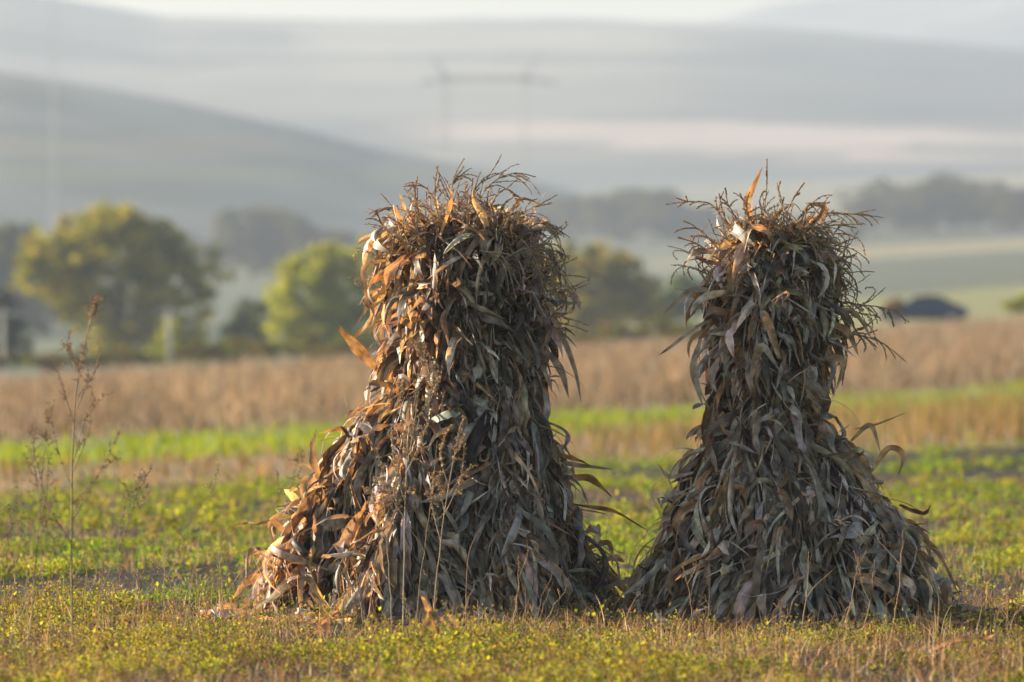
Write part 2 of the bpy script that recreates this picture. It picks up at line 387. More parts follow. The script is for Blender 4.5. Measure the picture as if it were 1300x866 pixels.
def tassel_mesh(name, seed, length=.34, nb=11, droop=.8, spread=.5, onesided=0.0, mat=None):
    r = np.random.default_rng(seed); mb = MB()
    base_col = np.array([.34, .26, .175])*r.uniform(.7, 1.3)
    def spk(P, T, n_each):
        Vs = []; 
        for i in range(len(P)-1):
            for q in range(n_each):
                f = (q+r.random())/n_each; c = P[i]+(P[i+1]-P[i])*f
                dv = norm(norm(P[i+1]-P[i])*1.9+r.normal(0, 1, 3)*.7)
                L = r.uniform(.009, .016); w = r.uniform(.0022, .0040)
                a = norm(np.cross(dv, r.normal(0, 1, 3))); b = np.cross(dv, a)
                Vs.append([c, c+dv*L*.5+a*w, c+dv*L, c+dv*L*.5-a*w, c+dv*L*.5+b*w, c+dv*L*.5-b*w])
        Vs = np.array(Vs); n = len(Vs); i = np.arange(n)[:, None]*6
        Fq = np.concatenate([i+np.array([[0, 1, 2, 3]]), i+np.array([[0, 4, 2, 5]])])
        cc = np.repeat(base_col*r.uniform(.6, 1.7, (n, 1)), 6, 0)
        mb.add(Vs.reshape(-1, 3), Fq, cc)
    def branch(p0, d0, L, g, n):
        P = [np.array(p0, float)]; d = np.array(d0, float); side = r.normal(0, .3, 3)
        for k in range(n):
            d = norm(d+np.array([0, 0, -g])/n+side/n); P.append(P[-1]+d*L/n)
        return np.array(P)
    main = branch((0, 0, 0), norm(np.array([r.normal(0, .08)+onesided*.3, r.normal(0, .08), 1])), length, droop*.5, 9)
    V, q = tube(main, np.linspace(.0035, .0012, len(main)), 4); mb.add(V, q, base_col*1.2)
    spk(main[3:], None, 7)
    for b in range(nb):
        k = r.uniform(.5, 4.5); i = int(k); p = main[i]+(main[i+1]-main[i])*(k-i)
        a = r.uniform(0, 2*pi)
        dv = norm(np.array([math.cos(a)*spread+onesided*.8, math.sin(a)*spread, 1.0]))
        Pb = branch(p, dv, length*r.uniform(.5, .95), droop*r.uniform(.5, 2.2), 9)
        V, q = tube(Pb, np.linspace(.0026, .0012, len(Pb)), 3); mb.add(V, q, base_col)
        spk(Pb, None, 6)
    o = mb.build(name, mat or M_tas, smooth=False)
    return o

tmesh_up = []; tmesh_dr = []
for s in range(8):
    o = tassel_mesh('tassel', 100+s, length=.30, nb=6+s % 3, droop=.6+.3*(s % 3), spread=.6); tmesh_up.append(o.data); bpy.data.objects.remove(o)
for s in range(8):
    o = tassel_mesh('tassel', 200+s, length=.32, nb=7+s % 3, droop=1.5+.3*(s % 3), spread=.5, onesided=.5); tmesh_dr.append(o.data); bpy.data.objects.remove(o)

def plume(P, nbr, bl, seed, parent):
    """a long arching tassel: a curved spike with side branches that hang from it"""
    r = np.random.default_rng(seed); mb = MB(); bc = np.array([.36, .275, .18])*r.uniform(.8, 1.3); bits = []
    V, q = tube(P, np.linspace(.0042, .0014, len(P)), 4); mb.add(V, q, bc); bits.append((P[3:], 9))
    for b in range(nbr):
        k = r.uniform(1.5, len(P)-5); i = int(k); p = P[i]+(P[i+1]-P[i])*(k-i); t = norm(P[i+1]-P[i])
        dv = norm(t+r.normal(0, .38, 3)); L = bl*r.uniform(.5, 1.1); g = r.uniform(.3, 1.6); B = [p]; cv = r.normal(0, .3, 3)
        for m in range(9): dv = norm(dv+np.array([0, 0, -g])/9+cv/9); B.append(B[-1]+dv*L/9)
        B = np.array(B); V, q = tube(B, np.linspace(.0022, .001, 10), 3); mb.add(V, q, bc); bits.append((B, 6))
    for Q, ne in bits:
        n = (len(Q)-1)*ne; i = np.repeat(np.arange(len(Q)-1), ne); f = r.random((n, 1)); T = norm(Q[i+1]-Q[i]); c = Q[i]+(Q[i+1]-Q[i])*f
        dv = norm(T*2.4+r.normal(0, .6, (n, 3))+np.array([0, 0, -.3])); L = r.uniform(.008, .015, (n, 1)); w = r.uniform(.0018, .0034, (n, 1)); a = norm(np.cross(dv, r.normal(0, 1, (n, 3)))); b = np.cross(dv, a)
        V = np.stack([c, c+dv*L*.5+a*w, c+dv*L, c+dv*L*.5-a*w, c+dv*L*.5+b*w, c+dv*L*.5-b*w], 1); i = np.arange(n)[:, None]*6
        mb.add(V.reshape(-1, 3), np.concatenate([i+np.array([[0, 1, 2, 3]]), i+np.array([[0, 4, 2, 5]])]), np.repeat(bc*r.uniform(.6, 1.6, (n, 1)), 6, 0))
    return mb.build('tassel', M_tas, parent, smooth=False)

def put_tassel(data, at, direction, roll, parent, scale=1.0):
    o = bpy.data.objects.new('tassel', data); C.objects.link(o); o.parent = parent
    q = Vector(direction).to_track_quat('Z', 'Y')
    from mathutils import Quaternion
    o.rotation_mode = 'QUATERNION'; o.rotation_quaternion = q @ Quaternion((0, 0, 1), roll)
    o.location = [float(a) for a in at]; o.scale = (scale,)*3
    return o

def make_shock(rows, d, zwaist, ztop, seed, label, protr, tassels, nskirt, nhead, stalk_tops, xhead, plumes=()):
    rng = np.random.default_rng(seed)
    pr = Profile(rows, d, seed*3.7, zwaist, *xhead)
    cx0 = float(pr.at(0.0)[0])
    root = empty('corn_shock', (cx0, d, 0)); tag(root, label, 'corn shock', 'corn shocks standing in the field')
    org = np.array([cx0, d, 0.])
    # stalks with their tassels
    for i in range(56):
        ph = rng.uniform(0, 2*pi); c, R = pr.at(0.05); c = float(c); R = float(R)
        rr = R*rng.uniform(.5, .93)
        cw, Rw = [float(a) for a in pr.at(zwaist)]; ct, Rt = [float(a) for a in pr.at(ztop)]
        f = rng.uniform(.15, .92); ph2 = ph+rng.normal(0, .3)
        top = ztop+rng.uniform(-.55, -.06)
        q = [[c+rr*math.cos(ph), d+rr*math.sin(ph), .0], [cw+Rw*f*math.cos(ph2), d+Rw*f*math.sin(ph2), zwaist],
             [ct+Rt*f*.9*math.cos(ph2), d+Rt*f*.9*math.sin(ph2), top]]
        P = spline(q, 12); V, Fk = tube(P, np.linspace(.013, .005, 12), 6); mb = MB(); mb.add(V-org, Fk, np.array([.24, .19, .11])*rng.uniform(.6, 1.2))
        st = mb.build('stalk', M_stalk, root)
        out = np.array([math.cos(ph2), math.sin(ph2), 0]); lean = rng.uniform(.1, 1.5)*(f+.15)*1.6
        dv = norm(np.array([0, 0, 1])+out*lean+rng.normal(0, .12, 3)); data = tmesh_up[rng.integers(8)] if rng.random() < .68 else tmesh_dr[rng.integers(8)]
        put_tassel(data, P[-1]-org, dv, (math.atan2(out[1], out[0]) if data in tmesh_dr else rng.uniform(0, 6)), st, rng.uniform(.65, 1.0))
    # extra shorter stalks whose tassels lean out of the sides
    for (px, py, dx, dz, sc_, kind) in tassels:
        py += 42 if dz > .7 else 12
        z = PZ(py, d); x = PX(px, d); c, R = [float(a) for a in pr.at(z)]
        rel = np.clip((x-c)/max(R, .01), -1, 1); yy = d-R*math.sqrt(max(0, 1-rel*rel))*rng.uniform(.3, 1.15)-.03
        a0 = np.array([c+rel*R*.3, d, z-.5]); a1 = np.array([x, yy, z]); 
        P = spline([a0, a0*.4+a1*.6-np.array([0, 0, .04]), a1], 8); V, Fk = tube(P, np.linspace(.007, .003, 8), 5); mb = MB(); mb.add(V-org, Fk, (.2, .15, .09))
        st = mb.build('stalk', M_stalk, root)
        data = (tmesh_up if kind == 0 else tmesh_dr)[rng.integers(8)]
        put_tassel(data, a1-org, norm(np.array([dx, rng.normal(-.1, .15), dz])), 0.0 if dx > 0 else pi, st, sc_)
    for pts, nbr, bl in plumes:
        pt = [np.array([PX(a, d), d-.05+b, PZ(e, d)]) for a, e, b in pts]
        z = pt[0][2]; c, Rr = [float(a) for a in pr.at(z-.5)]
        P = spline([[c+(pt[0][0]-c)*.4, d, z-.5], pt[0]*.7+np.array([c, d, z-.3])*.3, pt[0]], 8); V, Fk = tube(P, np.linspace(.007, .003, 8), 5); m1 = MB(); m1.add(V-org, Fk, (.3, .23, .14))
        st = m1.build('stalk', M_stalk, root); plume(spline(pt, 16)-org, nbr, bl, int(rng.integers(1e6)), st)
    # leaf mass
    mb = MB(); U = rng.uniform
    def addl(n, M=5, **kw):
        P, S, w = sim(rng, pr, n, **kw); V, q, c, uv = ribbons(P, S, w, rng.uniform(-1.1, 1.1, (n, 1)), rng.uniform(.05, .55, (n, 1)), rng, leaf_cols(rng, n), M)
        mb.add(V-org, q, c, uv)
    n = int(nskirt*.86)
    zt = zwaist+.05
    addl(n, z0=zt*(1-U(0, 1, n)**1.25)+.12, layer=U(.78, .97, n), up=U(-1.6, -.2, n), out=U(.0, .9, n), L=U(.22, .75, n), w=U(.012, .040, n)*U(.6, 1, n),
         grav=U(.3, 1.6, n), cling=U(6, 22, n), kink=.35, target=U(.84, .99, n), rough=.34, twist=1.0)
    n2 = nskirt//5   # inner layer filling gaps
    addl(n2, z0=zt*(1-U(0, 1, n2)**1.2)+.15, layer=U(.6, .78, n2), up=U(-1.4, -.6, n2), out=U(0, .3, n2), L=U(.4, .8, n2), w=U(.015, .032, n2),
         grav=U(.5, 1.3, n2), cling=U(10, 20, n2), kink=.05, target=U(.66, .8, n2))
    n3 = nskirt//4   # crumpled short pieces poking up and out
    addl(n3, z0=zt*(1-U(0, 1, n3)**1.3)+.10, layer=U(.86, .99, n3), up=U(-1.0, 1.2, n3), out=U(.2, 1.3, n3), L=U(.12, .36, n3), w=U(.009, .030, n3),
         grav=U(1.5, 5, n3), cling=U(2, 9, n3), kink=.7, target=U(.9, 1.04, n3), rough=1.1, twist=1.8)
    n4 = int(nskirt*.6)   # narrow shreds and torn ribs
    addl(n4, M=3, z0=zt*(1-U(0, 1, n4)**1.25)+.10, layer=U(.84, 1.0, n4), up=U(-1.8, .4, n4), out=U(.1, .9, n4), L=U(.12, .50, n4), w=U(.002, .007, n4),
         grav=U(.5, 3, n4), cling=U(3, 18, n4), kink=.5, target=U(.88, 1.03, n4), rough=.8, twist=2)
    n5 = nhead
    addl(n5, M=3, z0=U(zwaist-.02, ztop-.05, n5), layer=U(.6, 1.0, n5), up=U(-.8, 1.8, n5), out=U(.1, 1.1, n5), L=U(.10, .34, n5), w=U(.0015, .006, n5),
         grav=U(.8, 4, n5), cling=U(1, 10, n5), kink=.5, target=U(.85, 1.05, n5), rough=1.1, twist=2)
    # head
    h = nhead; z0 = U(zwaist-.02, ztop-.10, h); Lh = np.minimum(U(.16, .50, h), (z0-zwaist)*1.2+U(.10, .34, h))
    addl(h, z0=z0, layer=U(.5, .95, h), up=U(-.6, 1.4, h), out=U(.1, 1.2, h), L=Lh, w=U(.009, .036, h)*U(.6, 1, h),
         grav=U(1.2, 4.5, h), cling=U(2, 12, h), kink=.5, target=U(.8, 1.0, h), rough=.95, twist=1.6)
    h2 = nhead//2
    addl(h2, z0=U(zwaist+.1, ztop-.15, h2), layer=U(.3, .75, h2), up=U(-1.2, .2, h2), out=U(.0, .4, h2), L=U(.2, .5, h2), w=U(.012, .03, h2),
         grav=U(.5, 1.3, h2), cling=U(6, 16, h2), kink=.1, target=U(.5, .8, h2))
    h3 = nhead//4   # upright blades between the tassels
    addl(h3, z0=U(ztop-.40, ztop-.08, h3), layer=U(.1, .9, h3), up=U(.8, 2.2, h3), out=U(.1, .9, h3), L=U(.12, .30, h3), w=U(.005, .018, h3),
         grav=U(.6, 3.0, h3), cling=U(0, 2, h3), kink=.5, target=U(.8, 1.0, h3), rough=1.2, twist=2)
    o = mb.build('leaf_mass', M_leaf, root); tag(o, 'dense shingled layers of dry grey and tan corn leaves', kind='stuff')
    # binding: a twist of leaves round the waist
    mb = MB(); nb = 34; K = 22
    for i in range(nb):
        a0 = U(0, 2*pi); span = U(.7, 1.9); a = a0+np.linspace(0, span, K)*(1 if rng.random() < .5 else -1); zz = zwaist+rng.normal(0, .022)+.012*np.sin(a*3+i)+(np.linspace(-1, 1, K))**2*-.02
        c, R = pr.at(zz, a); rr = R*(1.0+.07*rng.random())
        P = np.stack([c+rr*np.cos(a), d+rr*np.sin(a), zz], -1)[None]
        S = np.stack([.3*np.cos(a), .3*np.sin(a), np.ones(K)], -1)[None]
        wv = (U(.006, .014)*np.sin(np.linspace(.25, pi-.15, K)))[None]
        V, q, c2, uv = ribbons(P, S, wv, rng.uniform(-.8, .8), .3, rng, leaf_cols(rng, 1), 3); mb.add(V-org, q, c2, uv)
    mb.build('leaf_binding', M_leaf, root)
    # loose leaves that stand clear of the mass: one mesh each
    nl = 70
    zz = np.concatenate([U(.35, zwaist, 30), U(zwaist, ztop-.1, 40)])
    P, S, w = sim(rng, pr, nl, z0=zz, layer=U(.88, 1.0, nl), up=U(.1, 1.3, nl), out=U(.5, 1.5, nl), L=U(.22, .45, nl), w=U(.009, .024, nl),
                  grav=U(2.0, 5.5, nl), cling=np.full(nl, .6), kink=.35, target=U(1.0, 1.15, nl), rough=.8, twist=1.8)
    for i in range(nl):
        V, q, c2, uv = ribbons(P[i:i+1], S[i:i+1], w[i:i+1], U(-.6, .6), .3, rng, leaf_cols(rng, 1), 5)
        mesh_np('leaf', V-org, q, M_leaf, root, c2, uv)
    for pts, wd, colr, face in protr:
        K = 16; dd = d-.12
        P = spline([[PX(a, dd), dd+b, PZ(e, dd)] for a, e, b in pts], K)
        T = norm(np.gradient(P, axis=0)); a = np.linspace(face, face+rng.normal(0, .7), K)
        s = norm(np.cross(T, np.array([0, -1., 0]))); s2 = np.cross(T, s); S = s*np.cos(a)[:, None]+s2*np.sin(a)[:, None]
        t_ = np.linspace(0, 1, K); wv = wd*np.sin(np.clip(t_*2.4+.35, 0, pi/2))*np.clip((1-t_)*1.9, 0, 1)**.75+.001
        V, q, c2, uv = ribbons(P[None], S[None], wv[None], U(-.4, .4), .25, rng, np.array([colr]), 5)
        mesh_np('leaf', V-org, q, M_leaf, root, c2, uv)
    return root

OR = (.46, .33, .19); GR = (.36, .32, .27); TN = (.40, .31, .2); BR = (.2, .13, .08)
plL = [([(555, 270, 0), (552, 240, 0), (556, 212, 0)], 5, .10), ([(572, 268, -.1), (575, 235, -.1), (588, 214, -.1)], 7, .16), ([(590, 275, -.1), (605, 238, -.1), (640, 218, -.1)], 6, .16),
       ([(600, 280, -.15), (618, 240, -.2), (650, 222, -.2), (680, 226, -.2)], 7, .18), ([(535, 280, 0), (527, 250, 0), (530, 226, 0)], 4, .12), ([(512, 295, 0), (500, 265, 0), (478, 268, 0)], 6, .14),
       ([(500, 310, 0), (485, 285, 0), (478, 268, 0)], 5, .12), ([(650, 300, 0), (668, 268, 0), (700, 258, 0)], 8, .18), ([(655, 315, -.1), (680, 285, -.1), (712, 290, -.1)], 8, .16), ([(665, 335, -.2), (692, 318, -.2), (722, 326, -.2)], 7, .14),
       ([(660, 360, -.3), (700, 340, -.3), (728, 372, -.3)], 9, .18), ([(640, 330, -.4), (672, 320, -.45), (690, 370, -.45), (694, 410, -.42)], 10, .18), ([(610, 320, -.4), (640, 330, -.48), (655, 380, -.48)], 9, .16),
       ([(520, 310, -.3), (508, 285, -.35), (500, 320, -.4)], 7, .14), ([(548, 268, .1), (540, 238, .1), (512, 236, .1)], 4, .12), ([(620, 262, .1), (640, 240, .1), (660, 250, .1)], 6, .14)]
plR = [([(970, 262, 0), (973, 232, 0), (973, 203, 0)], 2, .05), ([(928, 300, 0), (905, 262, 0), (878, 256, 0), (845, 260, 0)], 9, .12), ([(940, 290, 0), (925, 262, 0), (914, 250, 0)], 3, .08), ([(930, 295, -.1), (918, 275, -.1), (912, 248, -.1)], 3, .08),
       ([(995, 268, 0), (990, 250, 0), (986, 234, 0)], 2, .05), ([(998, 270, 0), (1008, 250, 0), (1019, 234, 0)], 2, .05), ([(1015, 295, 0), (1045, 272, 0), (1080, 272, 0), (1120, 276, 0)], 11, .16), ([(1020, 305, -.1), (1050, 288, -.1), (1095, 285, -.1)], 9, .16),
       ([(1030, 345, 0), (1060, 335, 0), (1086, 322, 0)], 2, .08), ([(1040, 380, 0), (1085, 386, 0), (1125, 392, 0), (1152, 408, 0)], 13, .14), ([(1045, 420, 0), (1085, 424, 0), (1120, 436, 0), (1148, 458, 0)], 9, .12), ([(1035, 350, 0), (1065, 352, 0), (1092, 372, 0)], 6, .12),
       ([(910, 315, 0), (888, 292, 0), (868, 290, 0)], 5, .10), ([(905, 325, 0), (885, 310, 0), (862, 302, 0)], 4, .08), ([(950, 290, -.1), (945, 262, -.1), (938, 248, -.1)], 4, .1), ([(1005, 290, -.1), (1025, 262, -.1), (1050, 258, -.1)], 7, .14), ([(1000, 300, -.2), (1030, 290, -.25), (1062, 315, -.25)], 9, .14)]
rowsL = [(235, 520, 660), (262, 492, 692), (300, 478, 700), (350, 474, 706), (400, 482, 704), (450, 484, 698), (475, 478, 696), (500, 462, 702), (550, 438, 706), (600, 414, 722),
         (650, 378, 744), (700, 350, 768), (750, 330, 786), (795, 308, 806)]
protL = [([(478, 470, 0), (452, 440, 0), (426, 411, -.03)], .032, OR, .3), ([(695, 586, 0), (735, 591, 0), (778, 596, 0)], .014, GR, .6),
         ([(700, 575, 0), (728, 582, .05), (752, 592, .05)], .014, OR, .2), ([(712, 606, 0), (750, 608, .1), (778, 632, .1)], .024, OR, .4),
         ([(728, 640, 0), (780, 650, .1), (822, 674, .1)], .016, OR, .8), ([(690, 440, 0), (712, 470, 0), (722, 505, 0)], .02, GR, .3),
         ([(700, 330, 0), (708, 380, 0), (742, 384, 0)], .012, GR, .6), ([(690, 410, 0), (712, 425, 0), (730, 470, 0), (738, 512, 0)], .014, GR, .3),
         ([(492, 330, 0), (462, 340, 0), (466, 385, 0), (455, 410, 0)], .014, TN, .2), ([(488, 380, 0), (470, 390, 0), (458, 382, 0)], .01, OR, .2),
         ([(420, 640, 0), (396, 580, 0), (402, 545, 0)], .02, TN, .3), ([(400, 600, 0), (385, 620, 0), (398, 680, -.1)], .02, TN, .6),
         ([(470, 560, 0), (440, 545, 0), (405, 550, 0)], .016, OR, .5), ([(380, 690, 0), (345, 665, 0), (350, 700, 0)], .02, OR, .4),
         ([(360, 740, 0), (320, 735, 0), (296, 760, -.05)], .026, OR, .3), ([(400, 700, -.3), (360, 745, -.35), (318, 775, -.35)], .028, OR, .2),
         ([(345, 720, 0), (318, 700, 0), (312, 740, 0)], .02, TN, .2), ([(740, 700, 0), (772, 690, .05), (778, 720, .05)], .016, OR, .3),
         ([(760, 745, -.2), (800, 735, -.2), (840, 730, -.2)], .014, GR, .4), ([(560, 300, -.3), (575, 255, -.3), (568, 235, -.3)], .014, OR, .4),
         ([(520, 300, -.2), (500, 262, -.2), (510, 300, -.25)], .016, OR, .4), ([(640, 290, -.2), (660, 255, -.2), (690, 262, -.2)], .010, OR, .6)]
tasL = [(505, 300, -.5, 1, .9, 0), (520, 290, -.25, 1, 1, 0), (535, 275, -.15, 1, 1, 0), (560, 270, -.05, 1, 1.05, 0), (575, 262, .05, 1, 1.05, 0), (592, 262, .12, 1, 1, 0), (605, 270, .3, 1, 1, 1),
        (620, 275, .5, .9, 1, 1), (640, 290, .6, .8, 1, 1), (655, 300, .7, .8, .95, 1), (665, 320, .8, .6, 1, 1), (672, 345, .8, .35, 1, 1), (678, 370, .8, .2, 1, 1), (675, 395, .7, 0, .95, 1),
        (680, 330, .6, .9, .9, 1), (500, 330, -.8, .6, .8, 1), (495, 350, -.9, .3, .7, 1), (650, 340, .4, .4, .9, 1), (640, 370, .3, .2, .9, 1), (660, 400, .4, -.3, .9, 1), (640, 330, .3, .8, .9, 0),
        (620, 310, .2, 1, .9, 0), (585, 300, 0, 1, .9, 0), (548, 300, -.2, 1, .9, 0), (610, 350, .2, .5, .8, 1), (690, 385, .9, -.2, .8, 1)]
make_shock(rowsL, 30.25, 1.30, 2.13, 21, 'larger left shock of dry corn stalks, its left flank glowing orange in the sun', protL, tasL, 3000, 1500, None, (.71, .06), plL)

rowsR = [(245, 930, 1030), (275, 908, 1052), (305, 898, 1064), (340, 892, 1070), (375, 892, 1066), (410, 890, 1062), (450, 892, 1050), (480, 906, 1040), (498, 908, 1040), (520, 897, 1056), (560, 880, 1082), (600, 864, 1112),
         (640, 850, 1138), (680, 840, 1162), (720, 822, 1186), (760, 802, 1206), (790, 786, 1220)]
protR = [([(905, 368, 0), (875, 370, 0), (843, 398, 0)], .016, GR, .3), ([(965, 300, 0), (948, 262, 0), (956, 238, 0), (968, 212, 0)], .018, OR, .4),
         ([(985, 320, -.1), (972, 296, -.2), (950, 292, -.24), (942, 322, -.24)], .019, OR, .5), ([(1000, 300, -.1), (1010, 285, -.2), (1022, 310, -.2)], .016, OR, .6), ([(1040, 280, 0), (1046, 262, 0), (1022, 258, 0)], .018, OR, .3),
         ([(905, 320, 0), (878, 322, 0), (868, 350, 0)], .016, OR, .2), ([(1050, 410, 0), (1075, 420, 0), (1090, 452, 0)], .020, OR, .3),
         ([(1050, 392, 0), (1085, 398, 0), (1108, 432, 0)], .013, TN, .5), ([(1038, 456, 0), (1070, 458, 0), (1062, 494, 0)], .020, OR, .2),
         ([(1040, 450, 0), (1058, 465, 0), (1048, 505, 0)], .016, GR, .2), ([(1080, 560, 0), (1105, 540, 0), (1118, 575, 0)], .014, TN, .4),
         ([(1105, 600, 0), (1128, 570, 0), (1146, 578, 0), (1140, 605, 0)], .020, OR, .3), ([(1085, 545, 0), (1115, 538, 0), (1150, 524, 0)], .006, OR, .3),
         ([(880, 600, 0), (850, 605, 0), (836, 590, 0)], .013, GR, .5), ([(870, 625, 0), (850, 628, 0), (838, 645, 0)], .014, GR, .3),
         ([(890, 430, 0), (880, 470, 0), (892, 515, 0)], .018, GR, .2), ([(898, 450, 0), (884, 480, -.1), (900, 520, -.1)], .016, GR, .4),
         ([(850, 700, -.2), (815, 735, -.3), (790, 752, -.3)], .018, GR, .3), ([(1150, 660, 0), (1190, 705, -.1), (1216, 755, -.1)], .020, TN, .7),
         ([(1140, 640, -.1), (1170, 650, -.1), (1180, 640, -.1)], .016, BR, .7), ([(950, 480, -.35), (962, 440, -.45), (985, 470, -.42)], .022, GR, .2),
         ([(985, 455, -.36), (968, 405, -.5), (960, 395, -.5)], .022, GR, .3), ([(960, 575, -.25), (925, 560, -.32), (896, 562, -.3)], .013, GR, .5)]
tasR = [(972, 272, 0, 1, .9, 0), (992, 285, .1, 1, .9, 0), (1005, 290, .35, 1, 1, 0), (935, 300, -.35, 1, 1, 0), (920, 320, -.9, 1, 1.0, 1), (915, 345, -.6, .8, .8, 0), (1020, 300, .7, .9, 1, 1), (1035, 310, .9, .7, 1.05, 1),
        (1040, 330, .8, .6, .9, 1), (1045, 345, .8, .5, .85, 1), (1048, 392, 1, .35, 1.1, 1), (1052, 420, 1, .1, .95, 1), (950, 285, -.15, 1, .9, 0), (1000, 310, .3, .9, .9, 1), (905, 330, -1, .7, .85, 1),
        (1030, 365, .7, .4, .8, 1), (985, 300, .2, .9, .8, 1), (925, 290, -.5, 1, .8, 0), (1048, 365, .9, .3, .8, 1), (945, 320, -.3, .9, .8, 1)]
make_shock(rowsR, 29.7, 1.235, 2.06, 57, 'smaller right shock of dry corn stalks, narrow waisted with a mop of grey leaves', protR, tasR, 2700, 1150, None, (.57, .27), plR)

# ------------------------------------------------------------------ ground cover
def herbs(name, region, dens, nleaf, size, hgt, pal, mat, label, seed, covlim=(.40, .56), xm=1.8):
    """low leafy plants; one leaf is a folded pair of quads"""
    r = np.random.default_rng(seed); y0, y1 = region
    A = 0; yy = []; xx = []
    n = int(dens*(y1-y0)*(y1+y0)/2*1300/F*xm)
    y = np.sqrt(r.uniform(y0**2, y1**2, n)); x = (r.uniform(-.5, .5, n)*1300*xm)/F*y
    f1 = zone(x, y)[0]; c = rowcov(x, y); keep = (f1 < .5) & (r.random(n) < sstep(covlim[0], covlim[1], c)*.94+.06)
    pt = fbm(x*2.1+11, y*.85+3, 3); keep &= r.random(n) < .12+.88*sstep(.43, .55, pt)
    x = x[keep]; y = y[keep]; c = c[keep]; pt = pt[keep]; n = len(x)
    tall = sstep(.5, .72, vnoise(x*3.1+7, y*1.9)); hh = hgt*r.uniform(.3, 1.1, n)*(.45+.6*sstep(.38, .7, c)+1.3*tall*r.random(n))*(.55+.9*sstep(.45, .66, pt)); z = ground_z(x, y)
    fam = vnoise(x*1.9+40, y*1.1)*.6+vnoise(x*5+4, y*3)*.4
    pi_ = np.clip((fam*1.3-.15+r.normal(0, .22, n))*len(pal), 0, len(pal)-1).astype(int)
    pc = np.array(pal)[pi_]*r.uniform(.75, 1.25, (n, 1))
    n2 = n*nleaf; k = np.repeat(np.arange(n), nleaf)
    lean = r.normal(0, .35, (n, 2)); f = r.uniform(.1, 1, n2)
    base = np.stack([x[k]+lean[k, 0]*hh[k]*f, y[k]+lean[k, 1]*hh[k]*f, z[k]+hh[k]*f], -1)
    base[:, :2] += r.normal(0, .012+.1*hh[k, None], (n2, 2))
    a = r.uniform(0, 2*pi, n2); el = r.normal(.35, .5, n2)
    d = np.stack([np.cos(a)*np.cos(el), np.sin(a)*np.cos(el), np.sin(el)], -1); s = norm(np.cross(d, r.normal(0, .4, (n2, 3))+np.array([0, 0, 1.])))
    nn = np.cross(s, d); L = size*r.uniform(.5, 1.3, n2)[:, None]; w = L*r.uniform(.25, .42, (n2, 1))
    V = np.stack([base, base+d*L*.45+s*w+nn*w*.35, base+d*L, base+d*L*.5, base+d*L*.45-s*w+nn*w*.35], 1)
    i = np.arange(n2)[:, None]*5
    q = np.concatenate([i+np.array([[0, 1, 2, 3]]), i+np.array([[0, 3, 2, 4]])])
    o = mesh_np(name, V.reshape(-1, 3), q, mat, col=np.repeat(pc[k]*r.uniform(.8, 1.2, (n2, 1)), 5, 0), smooth=False)
    return tag(o, label, kind='stuff')

def blades(name, x, y, h, w, cols, mat, label, seed, lean=.35, K=4, kind='stuff'):
    r = np.random.default_rng(seed); n = len(x); z = ground_z(x, y)
    a = r.uniform(0, 2*pi, n); l = np.abs(r.normal(0, lean, n)); t = np.linspace(0, 1, K)[None]
    P = np.stack([x[:, None]+np.cos(a)[:, None]*l[:, None]*h[:, None]*t**1.8, y[:, None]+np.sin(a)[:, None]*l[:, None]*h[:, None]*t**1.8, z[:, None]-.01+h[:, None]*(t-.25*l[:, None]*t**2.5)], -1)
    b = r.uniform(0, pi, n); S = np.stack([np.cos(b), np.sin(b), 0*b], -1)[:, None]
    wv = w[:, None]*(1-t**2*.92); L = P-S*wv[..., None]; R = P+S*wv[..., None]
    V = np.stack([L, R], 2); i = np.arange(n*K*2).reshape(n, K, 2)
    q = np.stack([i[:, :-1, 0], i[:, :-1, 1], i[:, 1:, 1], i[:, 1:, 0]], -1).reshape(-1, 4)
    o = mesh_np(name, V.reshape(-1, 3), q, mat, col=np.repeat(cols, K*2, 0))
    return tag(o, label, kind=kind)

HP = [(.27, .23, .07), (.32, .31, .055), (.24, .30, .05), (.17, .25, .045), (.12, .20, .04)]
HPf = [(.12, .08, .05), (.22, .14, .07), (.38, .33, .06), (.25, .27, .045), (.40, .38, .055), (.14, .18, .035), (.17, .11, .06), (.34, .22, .10), (.07, .09, .025)]
herbs('ground_cover', (23.2, 31.2), 420, 11, .019, .086, HPf, M_herb, 'low yellow green weeds carpeting the foreground', 1, (.42, .60))
herbs('ground_cover', (31.2, 42), 190, 10, .028, .075, HP, M_herb, 'patchy green weeds between dark furrows behind the shocks', 2, (.46, .56))
herbs('ground_cover', (42, 76), 46, 9, .045, .10, [(.16, .15, .04)]+HP, M_herb, 'blurred green weeds across the middle of the plot', 3, (.44, .55))
r = np.random.default_rng(4)
def scatter(y0, y1, dens, xm=1.8):
    n = int(dens*(y1-y0)*(y1+y0)/2*1300/F*xm); y = np.sqrt(r.uniform(y0**2, y1**2, n)); return (r.uniform(-.5, .5, n)*1300*xm)/F*y, y
DP = np.array([(.38, .28, .17), (.30, .19, .11), (.20, .12, .075), (.46, .38, .26), (.15, .095, .06)])
def pick(pal, n, v=.25): return np.array(pal)[r.integers(0, len(pal), n)]*r.uniform(1-v, 1+v, (n, 1))
x, y = scatter(23.2, 31.2, 620); n = len(x); k = r.random(n) < .35+.65*sstep(.4, .6, vnoise(x*1.4+3, y*1.1)); x, y = x[k], y[k]; n = len(x)
blades('dry_grass', x, y, r.uniform(.03, .15, n)*(1+.6*(r.random(n) < .1)), r.uniform(.001, .0034, n), pick(DP, n, .4), M_dryg, 'thin straw coloured grass among the foreground weeds', 5, 1.1, K=5)
x, y = scatter(31.2, 60, 45); n = len(x); k = (zone(x, y)[0] < 0) & (rowcov(x, y) > .38+.1*r.random(len(x))); x, y = x[k], y[k]; n = len(x)
